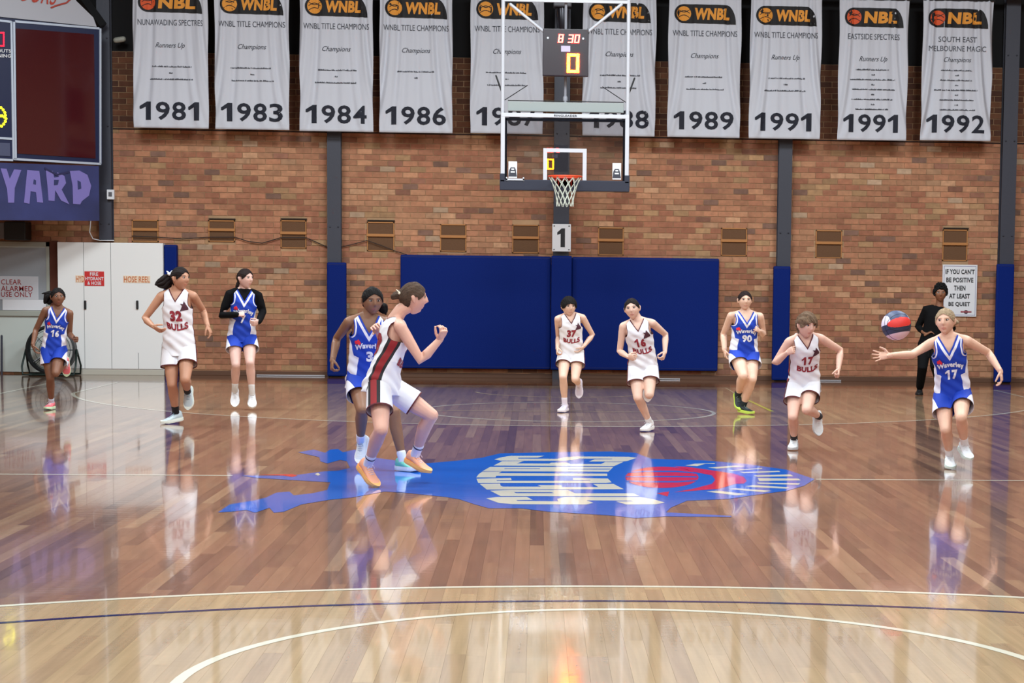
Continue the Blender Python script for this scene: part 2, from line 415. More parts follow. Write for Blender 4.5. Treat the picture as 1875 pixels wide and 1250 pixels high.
for yy in (862, 871.5, 881): poly_on_floor(mb, [(1146, yy+(874-yy)*.2), (1180, yy), (1240, yy), (1276, yy+(874-yy)*.3), (1276, yy+2+(874-yy)*.3), (1240, yy+2.5), (1180, yy+2.5), (1146, yy+2+(874-yy)*.2)], 0.0026)
fixn_up(mb.build('ball_seams', FP_B, emb))
mb = MB(); poly_on_floor(mb, [ZC(100,160),ZC(250,165),ZC(600,215),ZC(830,250),ZC(950,290),ZC(985,340),ZC(950,372),ZC(850,375),ZC(650,435),ZC(100,478),ZC(350,430),ZC(560,375),ZC(600,325),ZC(560,270),ZC(350,230)], 0.0022)
fixn_up(mb.build('red_ribbon', FP_R, emb)); mb = MB()
poly_on_floor(mb, [ZB(1600,800),ZB(1830,770),ZB(1800,860)], 0.0022); fixn_up(mb.build('red_tip', FP_R, emb)); mb = MB()
poly_on_floor(mb, [(470,869.2),(535,868),(545,871),(535,873.5),(520,871)], 0.0022)
fixn_up(mb.build('red_spike', FP_R, emb))
for P_ in ([(230,150),(350,128),(600,120),(590,130),(480,128),(380,158)],[(510,175),(850,150),(970,160),(620,188)],[(760,210),(1170,180),(1180,190),(800,216)],[(900,230),(1380,215),(1400,228),(950,246)],[(1065,272),(1520,258),(1560,282),(1120,288)],[(1120,305),(1620,310),(1650,332),(1140,340)],[(1110,360),(1640,368),(1620,387),(1130,373)],[(970,405),(1060,390),(1520,418),(1470,434),(1050,414)],[(760,440),(850,428),(1290,460),(1200,477)],[(490,470),(620,458),(1000,500),(860,517)],[(-4310,255),(-4270,240),(-4240,262),(-4270,275)]):
    mb = MB(); poly_on_floor(mb, [ZC(*p) for p in P_], 0.0022); fixn_up(mb.build('painted_ray', FP_W, emb))
for o_ in emb.children: fixn_up(o_)

# ---- walls
M_mortar = mat('mortar', (176, 142, 108), .95, var=(3, .15)); 
def brick_mat():
    M = bpy.data.materials.new('clay_brick'); M.use_nodes = True; nt = M.node_tree; b = nt.nodes['Principled BSDF']
    at = nt.nodes.new('ShaderNodeAttribute'); at.attribute_name = 'col'
    g = nt.nodes.new('ShaderNodeNewGeometry'); n = nt.nodes.new('ShaderNodeTexNoise'); n.inputs['Scale'].default_value = 14; n.inputs['Detail'].default_value = 4
    nt.links.new(g.outputs['Position'], n.inputs['Vector'])
    r = nt.nodes.new('ShaderNodeMapRange'); r.inputs['From Min'].default_value = .3; r.inputs['From Max'].default_value = .7; r.inputs['To Min'].default_value = .85; r.inputs['To Max'].default_value = 1.15
    nt.links.new(n.outputs['Fac'], r.inputs['Value'])
    v = nt.nodes.new('ShaderNodeVectorMath'); v.operation = 'SCALE'; nt.links.new(at.outputs['Color'], v.inputs[0]); nt.links.new(r.outputs[0], v.inputs['Scale'])
    nt.links.new(v.outputs[0], b.inputs['Base Color']); b.inputs['Roughness'].default_value = .85; b.inputs['Specular IOR Level'].default_value = .3
    return M
BM_ = brick_mat()
wall = MB().box(-13, 13, WY+0.012, WY+0.4, 0, 5.12).build('wall_back', M_mortar, kind='structure')
VENTS = [(242, 402, 290, 442), (382, 403, 430, 442), (514, 403, 561, 454), (672, 406, 722, 459), (806, 410, 854, 460), (938, 411, 987, 463), (1095, 416, 1142, 467), (1320, 417, 1368, 468), (1493, 421, 1542, 472), (1725, 420, 1772, 477)]
vq = [qbox(pxquad(*v, WY)) for v in VENTS]
BL, BH = 0.2425, 0.0915
rnd = random.Random(3)
PAL = [((164, 112, 86), 5), ((172, 121, 92), 5), ((178, 130, 99), 3.5), ((156, 104, 80), 3), ((142, 99, 80), 1.0), ((184, 142, 110), 1.2), ((168, 132, 97), 1.6), ((126, 96, 82), .5), ((178, 150, 124), .5)]
PALU = [((104, 66, 46), 4), ((92, 58, 42), 3), ((112, 74, 52), 2), ((84, 54, 42), 2)]  # upper bricks: browner clay, with shade behind the banners put into the colour
def pick(P, bx):
    w = [q[1]*(1+0.9*math.sin(bx[0]*1.3+bx[1]*2.1+i*2.0)) for i, q in enumerate(P)]
    c = rnd.choices([q[0] for q in P], [max(.05, q) for q in w])[0]; j = rnd.uniform(.92, 1.08)
    return tuple(min(255, v*j) for v in c)
hidden = []
def brick_ok(x0, x1, z0, z1):
    for (a, b_, c, d) in vq:
        if x1 > a+.004 and x0 < b_-.004 and z1 > c+.004 and z0 < d-.004: return False
    return True
bricks = []
for r_ in range(56):
    z0 = r_*BH; off = (r_ % 2)*BL/2
    for c_ in range(-54, 54):
        x0 = c_*BL+off; x1 = x0+BL-.010; z1 = z0+BH-.010
        if z1 > 5.17: continue
        segs = [(x0, x1)]
        for (a, b_, c, d) in vq:   # cut bricks at the vents
            if z1 > c+.004 and z0 < d-.004:
                ns = []
                for s0, s1 in segs:
                    if s1 <= a or s0 >= b_: ns.append((s0, s1)); continue
                    if a-s0 > .03: ns.append((s0, a-.004))
                    if s1-b_ > .03: ns.append((b_+.004, s1))
                segs = ns
        for s0, s1 in segs:
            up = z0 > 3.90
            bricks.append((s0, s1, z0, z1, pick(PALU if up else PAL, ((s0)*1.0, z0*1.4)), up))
def covered(x0, x1, z0, z1, up):
    if up or z0 < 2.0 and -2.7 < x0 < 2.7: return True
    for X in (-7.23, -3.63, 0, 3.6, 7.26):
        if x1 > X-.16 and x0 < X+.16: return True
    return x0 < -7.0 or x1 > 8.2 or z0 > 3.85
cand = sorted(((abs(b_[0]-1.0)+abs(b_[2]-2.9)*1.2, i) for i, b_ in enumerate(bricks) if not covered(b_[0], b_[1], b_[2], b_[3], b_[5]) and b_[1]-b_[0] > .2))
single = set(i for _, i in cand[:300])
def brick_mesh(bl, name, kind=None):
    V, F, C = [], [], []
    for (x0, x1, z0, z1, c, up) in bl:
        n = len(V); rr = rnd.uniform(-.002, .002); yf = WY+rr-.0; yb = WY+.03
        V += [(x0, yf, z0), (x1, yf, z0), (x1, yf, z1), (x0, yf, z1), (x0, yb, z0), (x1, yb, z0), (x1, yb, z1), (x0, yb, z1)]
        F += [tuple(n+q for q in f) for f in ((0, 1, 2, 3), (1, 5, 6, 2), (4, 0, 3, 7), (3, 2, 6, 7), (4, 5, 1, 0))]; C += list(lin(c))*5
    o = mesh_obj(name, V, F, BM_, wall, kind=kind)
    a = o.data.attributes.new('col', 'FLOAT_COLOR', 'FACE'); a.data.foreach_set('color', C); return o
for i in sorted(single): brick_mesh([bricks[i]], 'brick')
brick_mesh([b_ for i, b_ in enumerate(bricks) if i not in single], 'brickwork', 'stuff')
MB().box(-13, 13, WY+.06, WY+.5, 5.12, 9).build('wall_upper', mat('black_cladding', (16, 15, 17), .9), kind='structure')
M_side = mat('side_wall', (150, 118, 92), .9)
MB().box(-13.3, -13, -24, 17, 0, 9).build('wall_left', M_side, kind='structure')
MB().box(13, 13.3, -24, 17, 0, 9).build('wall_right', M_side, kind='structure')
MB().box(-13.3, 13.3, -24.3, -24, 0, 9).build('wall_front', mat('front_wall', (170, 160, 150), .9), kind='structure')
MB().box(-13.3, 13.3, -24.3, 17, 9, 9.3).build('ceiling', mat('ceiling_dark', (96, 92, 90), .9), kind='structure')
M_steel = mat('post_paint', (52, 54, 66), .5, bump=(30, .1)); M_blk = mat('black_paint', (18, 18, 20), .5)
M_skirt = mat('skirting_brown', (92, 60, 40), .6); M_alu = mat('alu', (200, 200, 205), .35, .6)
MB().box(-6.2, 13, WY-.02, WY+.005, 0, .075, bev=.004).build('baseboard_back', M_skirt, kind='structure')
for (a, b_) in ((470, 595), (1180, 1245), (1500, 1540)):
    q = pxquad(a, 689, b_, 690.6, WY-.03)
    x0, x1, _, _ = qbox(q); MB().box(x0, x1, WY-.045, WY-.02, .005, .022).build('trim_strip', M_alu, kind='structure')
# slightly projecting course at the foot of the upper brickwork
MB().box(-13, 13, WY-.012, WY+.01, 3.895, 3.915).build('trim_joint', mat('joint_dark', (48, 34, 28), .9), kind='structure')

# ---- steel posts
posts = []
for i, (xc, w_) in enumerate(((-7.232, .20), (-3.63, .215), (-.005, .25), (3.605, .215), (7.262, .235))):
    t = empty('steel_post', (xc, WY-.09, 0), 'dark grey steel post '+['beside the scoreboard above the white cabinet', 'behind the 1984 banner', 'behind the basketball backboard', 'below the 1991 runners up banner with championship title', 'beside the quiet notice and the frame edge'][i], 'post', 'steel posts along the brick wall')
    mb = MB(); d_ = .09
    zb_ = 2.125 if i == 0 else 0; mb.box(xc-w_/2, xc+w_/2, WY-.18, WY-.165, zb_, 8.95); mb.box(xc-w_/2, xc+w_/2, WY-.027, WY-.014, zb_, 8.95); mb.box(xc-.02, xc+.02, WY-.17, WY-.02, zb_, 8.95)
    mb.build('flange', M_steel, t); posts.append(t)
    mb = MB()
    for z in (2.4, 3.93, 5.3):
        for sx in (-1, 1): mb.tube([(xc+sx*w_*.3, WY-.182, z), (xc+sx*w_*.3, WY-.192, z)], .012, 8)
    mb.build('bolt', M_steel, t)
# knee brace by the first post
mb = MB(); p0 = atY(128, -30, 16.0); p1 = atY(186, 50, 16.0)
mb.tube([p0, p1], .10, 4, flat=True); bo = mb.build('roof_brace', M_blk); tag(bo, 'black diagonal roof brace above the scoreboard', 'beam')

# ---- vents
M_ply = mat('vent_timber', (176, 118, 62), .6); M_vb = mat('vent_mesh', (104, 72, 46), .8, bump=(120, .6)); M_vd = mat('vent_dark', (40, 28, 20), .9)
vl = ['above the white cabinet', 'second from the scoreboard post', 'third, just before the 1984 post', 'just past the 1984 post', 'above the wall padding edge', 'beside the number 1 sign', 'between backboard and padding end', 'beside the 1989 banner line', 'past the fourth post', 'above the quiet notice']
for i, (x0, x1, z0, z1) in enumerate(vq):
    t = empty('wall_vent', ((x0+x1)/2, WY, (z0+z1)/2), 'square timber framed brick vent '+vl[i], 'vent', 'timber framed vents in a row')
    MB().box(x0, x1, WY+.004, WY+.03, z0, z1).build('backing', M_vb, t)
    mb = MB(); e = .022
    for b_ in ((x0, x0+e*.7, z0, z1), (x1-e*.7, x1, z0, z1), (x0, x1, z1-e*.8, z1), (x0, x1, z0, z0+e*.6)): mb.box(b_[0], b_[1], WY-.012, WY+.01, b_[2], b_[3])
    mb.build('frame', M_ply, t)
    zm = (z0+z1)/2+.02
    MB().box(x0-.005, x1+.005, WY-.03, WY+.01, zm-.022, zm+.022, bev=.004).build('middle_bar', M_ply, t)
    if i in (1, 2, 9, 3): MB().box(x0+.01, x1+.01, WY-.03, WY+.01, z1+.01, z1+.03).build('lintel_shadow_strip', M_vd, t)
# cable
mb = MB(); pts = []
cp_ = [(242, 432), (290, 434), (335, 437.5), (382, 434), (430, 434), (455, 442), (480, 445), (514, 435), (561, 435), (590, 448), (603, 454)]
for i in range(len(cp_)-1):
    for k in range(4):
        a, b_ = cp_[i], cp_[i+1]; pts.append(atY(a[0]+(b_[0]-a[0])*k/4, a[1]+(b_[1]-a[1])*k/4, WY-.04))
mb.tube(pts, .008, 6); tag(mb.build('wall_cable', mat('cable', (40, 28, 24), .7), smooth=True), 'thin dark cable sagging between the vents above the cabinet', 'cable')
mb = MB()
cp_ = [(626, 452), (650, 446), (672, 440), (700, 450), (725, 460), (745, 466)]
mb.tube([atY(a, b_, WY-.04) for a, b_ in cp_], .007, 6); tag(mb.build('wall_cable', MATS['cable'], smooth=True), 'thin dark cable running down to the blue wall padding corner', 'cable')

# ---- blue pads
M_pad = mat('blue_vinyl', (0, 31, 108), .6, spec=.12, bump=(60, .15)); M_pad2 = mat('blue_vinyl_seam', (10, 24, 90), .5)
def pad(name, x0, x1, z0, z1, y0, y1, label, grp, seams=()):
    t = empty(name, ((x0+x1)/2, (y0+y1)/2, z0), label, 'wall pad', grp)
    MB().box(x0, x1, y0, y1, z0, z1, bev=.022).build('cover', M_pad, t, smooth=False)
    mb = MB(); e = .006
    mb.box(x0+.01, x1-.01, y0-.003, y0+.01, z1-.035, z1-.03); mb.box(x0+.01, x1-.01, y0-.003, y0+.01, z0+.03, z0+.035)
    mb.build('seam', M_pad2, t)
    return t
def padpx(px0, py0, px1, py1, Y):
    return qbox(pxquad(px0, py0, px1, py1, Y))
x0, x1, z0, z1 = padpx(733, 466, 1009, 676, WY-.14); pad('wall_pad', x0, x1, z0+.02, z1, WY-.14, WY-.005, 'large blue padded wall panel between the number 8 player and the hoop post', 'blue padded panels under the hoop')
x0b, x1b, z0b, z1b = padpx(1047, 469, 1317, 681, WY-.14); pad('wall_pad', x1+.34, x1b, z0+.02, z1, WY-.14, WY-.005, 'large blue padded wall panel behind the running player number 16', 'blue padded panels under the hoop')
pad('post_pad', x1+.004, x1+.336, z0+.02, z1+.012, WY-.25, WY-.198, 'narrow blue pad covering the post under the number 1 sign', 'blue post pads')
for (a, b_, c, d, l) in ((599, 480, 634, 690, 'blue pad wrapped around the post behind player number 3'), (1413, 487, 1448, 695, 'blue pad wrapped around the post behind the white number 17 player'), (1820, 483, 1858, 694, 'blue pad wrapped around the post beside the quiet notice')):
    q = padpx(a, b_, c, d, WY-.27)
    pad('post_pad', q[0], q[1], .02, q[3], WY-.27, WY-.198, l, 'blue post pads')

# ---- signs
M_white = mat('white_sign', (226, 228, 232), .4); M_ink = mat('black_ink', (24, 24, 28), .6); M_red = mat('sign_red', (205, 40, 40), .5)
q = pxquad(1011, 410, 1045.5, 460, WY-.28); x0, x1, z0, z1 = qbox(q)
t = empty('court_number_sign', ((x0+x1)/2, WY-.28, z0), 'white court sign with black number 1 bolted below the basket net', 'sign')
MB().box(x0, x1, WY-.28, WY-.27, z0, z1, bev=.004).build('plate', M_white, t)
MB().box((x0+x1)/2-.08, (x0+x1)/2+.08, WY-.27, WY-.205, z0+.03, z1-.03).build('bracket', M_blk, t)
mb = MB(); cx_, cz = (x0+x1)/2, (z0+z1)/2
for poly in ([(-.035+.02, -.15), (.055, -.15), (.055, .15), (.0, .15), (-.07, .085), (-.07, .045), (-.015, .065)],):
    mb.prism([(cx_+a, WY-.2825, cz+b_) for a, b_ in poly], (0, .003, 0))
fixn(mb.build('numeral', M_ink, t))
mb = MB()
for sx in (x0+.03, x1-.03):
    for sz in (z0+.03, z1-.03): mb.tube([(sx, WY-.281, sz), (sx, WY-.288, sz)], .010, 8)
mb.build('bolt', M_blk, t)
q = pxquad(1724, 484, 1790, 579, WY-.03); x0, x1, z0, z1 = qbox(q)
t = empty('quiet_notice', ((x0+x1)/2, WY-.03, z0), 'white notice asking to be positive or quiet, behind the referee', 'sign')
MB().box(x0, x1, WY-.03, WY-.005, z0, z1, bev=.003).build('board', M_white, t)
mb = MB(); e = .006; i_ = .022
for b_ in ((x0+i_, x1-i_, z1-i_-e, z1-i_), (x0+i_, x1-i_, z0+i_, z0+i_+e), (x0+i_, x0+i_+e, z0+i_, z1-i_), (x1-i_-e, x1-i_, z0+i_, z1-i_)): mb.box(b_[0], b_[1], WY-.033, WY-.029, b_[2], b_[3])
mb.build('border_line', mat('notice_border', (120, 120, 165), .5), t)
H_ = z1-z0; W_ = x1-x0
for s_, w_, zc in (("IF YOU CAN'T", .84, .865), ('BE POSITIVE', .78, .705), ('THEN', .33, .55), ('AT LEAST', .60, .395), ('BE QUIET', .62, .235)):
    mb = MB(); xm = (x0+x1)/2; hw = W_*w_/2; hh = .04
    zz = z0+H_*zc
    text_quad(mb, s_, [(xm-hw, WY-.034, zz-hh), (xm+hw, WY-.034, zz-hh), (xm+hw, WY-.034, zz+hh), (xm-hw, WY-.034, zz+hh)], (0, 0, 0), .03)
    mb.build('lettering', M_ink, t)
mb = MB(); cx_, cz = x0+W_*.70, z0+H_*.09
mb.prism([(cx_+.035*math.cos(a*PI/6), WY-.033, cz+.033*math.sin(a*PI/6)) for a in range(12)], (0, .003, 0), 0)
mb.prism([(cx_-.09, WY-.036, cz-.010), (cx_+.09, WY-.036, cz-.010), (cx_+.09, WY-.036, cz+.014), (cx_-.09, WY-.036, cz+.014)], (0, .002, 0), 1)
fixn(mb.build('small_badge', [mat('badge_ink', (70, 50, 60), .6), mat('badge_red', (150, 70, 80), .6)], t))

# ---- championship banners
M_cloth = mat('banner_cloth', (200, 203, 212), .8, bump=(60, .05)); M_navy = mat('banner_ink', (26, 29, 42), .8)
M_grey = mat('banner_grey', (66, 68, 76), .8); M_lblack = mat('banner_black', (14, 11, 14), .7); M_gold = mat('banner_gold', (226, 150, 52), .7); M_orng = mat('banner_orange', (214, 84, 38), .7)
BY = 15.92
BAN = [(245, 382, 234.5, '1981', 0, ['NUNAWADING SPECTRES'], 'Runners Up', 3), (394, 530, 237, '1983', 1, ['WNBL TITLE CHAMPIONS'], 'Champions', 3), (549, 683, 240.5, '1984', 1, ['WNBL TITLE CHAMPIONS'], 'Champions', 3),
       (695, 828, 243, '1986', 1, ['WNBL TITLE CHAMPIONS'], 'Champions', 2), (861, 994, 244.5, '1987', 1, ['WNBL TITLE CHAMPIONS'], 'Champions', 3), (1066, 1199, 249, '1988', 1, ['WNBL TITLE CHAMPIONS'], 'Champions', 3),
       (1222, 1354, 251.5, '1989', 1, ['WNBL TITLE CHAMPIONS'], 'Champions', 3), (1371, 1501, 254, '1991', 1, ['WNBL TITLE CHAMPIONS'], 'Runners Up', 3), (1533, 1659, 256.5, '1991', 0, ['EASTSIDE SPECTRES'], 'Runners Up', 9), (1685, 1813, 257.5, '1992', 0, ['SOUTH EAST', 'MELBOURNE MAGIC'], 'Champions', 9)]
BLAB = ['runners up banner reading 1981, nearest the scoreboard', 'champions banner reading 1983, second from the scoreboard', 'champions banner reading 1984, hanging over the padded post behind number 3', 'champions banner reading 1986, last whole one before the hoop frame', 'champions banner reading 1987, crossed by the hoop pole on the scoreboard side', 'champions banner reading 1988, crossed by the hoop pole away from the scoreboard', 'champions banner reading 1989, first whole one past the hoop frame', 'runners up banner reading 1991 with a title champions heading', 'runners up banner reading 1991 with a spectres heading', 'champions banner reading 1992, last of the row']
for bi, (xa, xb, yb, yr, lg, titles, sub, nl) in enumerate(BAN):
    A = atY(xa, yb-.6, BY); B = atY(xb, yb+.6, BY); zb = (A[2]+B[2])/2; X0, X1 = A[0], B[0]; W_ = X1-X0; xm = (X0+X1)/2; HT = 2.22
    r2 = random.Random(bi*11+5); ph = [r2.uniform(0, 6) for _ in range(6)]; am = r2.uniform(.6, 1.2)
    def fold(x, z, xm=xm, W_=W_, zb=zb, ph=ph, am=am):
        u = (x-xm)/W_; v = 1-(z-zb)/2.22
        side = min(1, (abs(u)*2)**1.5+.25)
        k1 = u*(1.30-.55*v*v)*(1 if abs(u) > 0 else 1)
        d = .024*am*side*math.sin(38*k1+ph[0])*math.sin(PI*min(1, max(0, v*.95+.03)))**.6
        d += .009*math.sin(23*u+ph[1]+1.5*v)+.010*am*math.sin(61*k1+ph[2]-2*v)*side
        return -d*min(1, (v < .97)*1.0+.3)
    t = empty('championship_banner', (xm, BY, zb+HT), 'white cloth '+BLAB[bi], 'banner', 'championship banners along the wall')
    nx, nz = 84, 60; V = []; F = []
    for j in range(nz+1):
        for i in range(nx+1):
            x_ = X0+W_*i/nx; z_ = zb+HT*j/nz; x_ += .006*math.sin(z_*5+ph[3])*(2*i/nx-1); V.append((x_, BY+fold(x_, z_), z_))
    for j in range(nz):
        for i in range(nx): a = j*(nx+1)+i; F.append((a, a+1, a+nx+2, a+nx+1))
    o = mesh_obj('cloth', V, F, M_cloth, t, smooth=True)
    sd = o.modifiers.new('s', 'SOLIDIFY'); sd.thickness = .003; sd.offset = -1
    MB().tube([(X0-.02, BY, zb+HT), (X1+.02, BY, zb+HT)], .018, 8).build('top_rod', M_blk, t)
    def ondecal(V2, off=.006): return [(x_, BY+fold(x_, z_)-off, z_) for x_, z_ in V2]
    def btext(s, w, zc, h, m_, bold=0.0, shear=0.0, name='lettering'):
        Vt, Ft, _ = text2d(s, bold, .12 if h > .15 else .25)
        mb = MB(); mb.add(ondecal([(xm+(u-.5+shear*(v-.5)*h/w)*w, zb+zc+(v-.5)*h) for u, v in Vt]), Ft); return mb.build(name, m_, t)
    btext(yr, W_*.835, .265, .285, M_navy, .02, name='year_numerals')
    two = len(titles) == 2
    if two:
        btext(titles[0], .62, 1.60, .085, M_grey, .0); btext(titles[1], .92, 1.455, .085, M_grey, .0)
    else: btext(titles[0], W_*(.89 if lg else .86 if bi == 0 else .75), 1.63, .09, M_grey, .0)
    btext(sub, .44 if sub[0] == 'C' else .44, 1.27, .10, M_navy, .0, .35)
    mb = MB()
    for k in range(nl):
        zc = (.94-.075*k*1.3) if nl < 5 else 1.10-.078*k
        wl_ = .16 if k % 2 else (r2.uniform(.56, .66) if nl < 5 else r2.uniform(.5, .72)); x_ = xm-wl_/2+r2.uniform(-.02, .02)
        if k % 2: wl_ = .05; x_ = xm-.025
        xe = x_+wl_
        while x_ < xe:
            w3 = r2.uniform(.008, .016); h3 = r2.uniform(.012, .026)
            mb.add(ondecal([(x_, zb+zc), (x_+w3*.8, zb+zc), (x_+w3*.8, zb+zc+h3), (x_, zb+zc+h3)]), [(0, 1, 2, 3)]); x_ += w3*(1.6 if r2.random() < .15 else 1.0)
    mb.build('small_print', M_grey, t, kind='stuff')
    # league badge: dark pill, ball, letters
    zc = 1.935; hh = .148; hw = W_*.425
    g = []; n = 14
    for k in range(n+1): a = PI/2+PI*k/n; g.append((xm-hw+hh+hh*math.cos(a), zb+zc+hh*math.sin(a)))
    g += [(xm-hw*.3, zb+zc-hh), (xm, zb+zc-hh*1.02), (xm+hw*.5, zb+zc-hh*1.04), (xm+hw, zb+zc-hh*1.08)]
    for k in range(1, 9): a = PI/2*k/9; g.append((xm+hw-.30*hw*(1-math.cos(a))-.02*k*hw*.2, zb+zc-hh+2*hh*math.sin(a)))
    g += [(xm+hw*.3, zb+zc+hh), (xm, zb+zc+hh), (xm-hw*.4, zb+zc+hh)]
    bm = bmesh.new(); vs = [bm.verts.new((p[0], 0, p[1])) for p in g]; bm.faces.new(vs); bmesh.ops.triangulate(bm, faces=bm.faces)
    for _ in range(4):
        Lg = [e_ for e_ in bm.edges if e_.calc_length() > .06]
        if Lg: bmesh.ops.subdivide_edges(bm, edges=Lg, cuts=1); bmesh.ops.triangulate(bm, faces=bm.faces)
    bm.verts.index_update()
    badge = mesh_obj('league_badge', ondecal([(v.co.x, v.co.z) for v in bm.verts], .006), [[v.index for v in f.verts] for f in bm.faces], M_lblack, t); bm.free()
    bc = (xm-hw+hh*1.02, zb+zc); rb = hh*.78
    mb = MB(); ring = [(bc[0], bc[1])]+[(bc[0]+rb*r_*math.cos(2*PI*k/20), bc[1]+rb*r_*math.sin(2*PI*k/20)) for r_ in (.5, 1) for k in range(20)]
    Fr = [(0, 1+k, 1+(k+1) % 20) for k in range(20)]+[(1+k, 21+k, 21+(k+1) % 20, 1+(k+1) % 20) for k in range(20)]
    mb.add(ondecal(ring, .010), Fr); mb.build('badge_ball', M_orng if not lg else M_gold, badge)
    mb = MB()
    for cv in (-.5, 0.1, .6):
        P_ = [(bc[0]+rb*(-.8+1.6*k/8), bc[1]+rb*(cv+.35*math.sin(PI*k/8)*(1 if cv < .3 else -1)-.1)) for k in range(9)]
        V2 = [p for p in P_]+[(p[0], p[1]+.012) for p in P_]
        mb.add(ondecal(V2, .013), [(k, k+1, k+10, k+9) for k in range(8)])
    mb.build('badge_seam', M_lblack, badge)
    Vt, Ft, _ = text2d('WNBL' if lg else 'NBL', .05, .12); tw = hw*2-hh*2-.12 if lg else hw*2-hh*2-.12
    tx0 = xm-hw+hh*2+.02
    mb = MB(); mb.add(ondecal([(tx0+u*tw+.1*(v-.5)*hh, zb+zc+(v-.5)*hh*1.25) for u, v in Vt], .010), Ft); mb.build('badge_letters', M_gold, badge)
    for o_ in (badge,): pass
# rail the banners hang from
r_ = MB().box(-8.3, 9, BY-.04, BY+.05, zb+2.26, zb+2.34).build('banner_rail', M_blk); tag(r_, 'black rail that carries the championship banners', 'rail')

# ---- scoreboard group (panel turned towards the court)
SR = atY(183, 175, 15.7); SL = atY(0, 165, 14.6)
sn = nrm([-(SL[1]-SR[1]), SL[0]-SR[0], 0]); sn = sn if sn[1] < 0 else -sn
P0 = np.array([SR[0], SR[1], 0.0])
def SP(px, py, off=0.0): return atplane(px, py, P0+sn*off, sn)
def slab(mb, pts, th, off=0.0, mi=0): mb.prism([SP(x_, y_, off) for x_, y_ in pts], tuple(-sn*th), mi)
M_blue = mat('board_blue', (4, 20, 62), .35); M_mar = mat('board_maroon', (66, 14, 22), .06, coat=1.0); M_frame = mat('board_frame', (190, 200, 215), .35, .3)
t = empty('scoreboard', tuple(SR), 'blue scoreboard with maroon advert panel in thin white frames beside the first post', 'scoreboard')
mb = MB(); slab(mb, [(-160, 15), (185, 51), (187, 301), (-160, 286)], .25, 0); fixn(mb.build('case', M_blue, t))
def strip(mb, a, b_, w, off=.012):
    A = SP(*a, off); B = SP(*b_, off); d = nrm(B-A); u = np.cross(d, sn)*w/2; mb.prism([A-u, B-u, B+u, A+u], tuple(-sn*.02))
mb = MB()
for a, b_ in (((28, 39), (182, 52)), ((184, 52), (184, 300)), ((25, 291), (185, 300)), ((26, 40), (29, 292)), ((21, 39), (25, 292)), ((-160, 18), (21, 40)), ((-160, 285), (24, 293)), ((-100, 247), (23, 254))): strip(mb, a, b_, .032)
fixn(mb.build('frame', M_frame, t))
mb = MB(); slab(mb, [(29, 52), (172, 63), (175, 290), (32, 281)], .01, .012); fixn(mb.build('advert_panel', M_mar, t))
mb = MB(); slab(mb, [(-100, 257), (18, 262), (19, 286), (-100, 280)], .01, .012); fixn(mb.build('lower_panel', mat('board_grey', (70, 76, 104), .4), t))
E_red = mat('led_red', (255, 30, 50), .5, emit=(255, 25, 55), estr=2.2); E_yel = mat('led_yellow', (255, 250, 40), .5, emit=(250, 245, 25), estr=2.2)
mb = MB()
def leds(pts, r, m_):
    mb = MB()
    for x_, y_ in pts:
        c = SP(x_, y_, .02); u = nrm(np.cross(sn, [0, 0, 1])); w = np.array([0, 0, 1.0]); mb.prism([c+(u*math.cos(a*PI/3)+w*math.sin(a*PI/3))*r for a in range(6)], tuple(-sn*.006))
    return fixn(mb.build('led_digit', m_, t))
leds([(x_, 60) for x_ in (-4, -1, 2, 5)]+[(x_, 84) for x_ in (-4, -1, 2, 5)]+[(7, y_) for y_ in range(60, 86, 3)]+[(x_, 72) for x_ in (-7, -4)], .013, E_red)
leds([(2, 197), (6, 201), (9, 206), (10, 211), (8, 214), (4, 212), (0, 212), (-4, 210), (11, 217), (10, 222), (7, 227), (3, 231), (-2, 229), (-4, 198), (-8, 203), (-8, 207)], .022, E_yel)
mb = MB()
for s_, x_0, x_1, y_ in (('TIMEOUTS', -28, 20, 92), ('REMAINING', -32, 20, 101)):
    text_quad(mb, s_, [SP(x_0, y_+3.5, .016), SP(x_1, y_+4.5, .016), SP(x_1, y_-1.5, .016), SP(x_0, y_-3.5, .016)], (0, 0, 0), .02)
mb.build('lettering', M_white, t)
# white sign above
t = empty('upper_sign', tuple(SP(100, 20)), 'white sign board with red script above the scoreboard', 'sign')
mb = MB(); slab(mb, [(-160, -60), (120, -38), (140, 2), (171, 32), (177, 49), (-160, 14)], .1, 0); fixn(mb.build('board', mat('sign_grey_white', (176, 178, 186), .45), t))
mb = MB()
text_quad(mb, 'YOURS', [SP(18, -1, .012), SP(104, 10, .012), SP(108, -26, .012), SP(22, -36, .012)], (0, 0, 0), .0, .1)
mb.tube([SP(94, 14, .012), SP(104, 10, .012), (SP(122, 5, .012)), SP(134, -6, .012)], .012, 6)
mb.build('script_lettering', mat('script_red', (178, 62, 46), .6), t)
# purple banner below
t = empty('yard_banner', tuple(SP(90, 350)), 'purple and blue banner with lavender YARD letters under the scoreboard', 'banner')
M_pur = mat('banner_purple', (42, 48, 98), .6, var=(1.5, .35)); M_lav = mat('banner_lavender', (122, 112, 180), .7)
mb = MB(); slab(mb, [(-160, 292), (181, 304), (182, 404), (-160, 402)], .12, 0.0); fixn(mb.build('panel', M_pur, t))
def chunk(pts, hole=None):
    mb = MB(); slab(mb, pts, .008, .010); fixn(mb.build('letter', M_lav, t))
chunk([(1, 308), (12, 309), (18, 327), (26, 310), (39, 311), (27, 344), (26, 371), (15, 371), (13, 346)])
for P_ in ([(50, 311), (72, 313), (79, 371), (68, 370), (66, 352), (56, 350), (54, 373), (44, 371)],):
    chunk(P_)
chunk([(84, 312), (97, 313), (99, 325), (108, 324), (104, 315), (118, 322), (121, 335), (113, 347), (127, 374), (112, 367), (101, 348), (100, 368), (89, 367), (87, 340)])
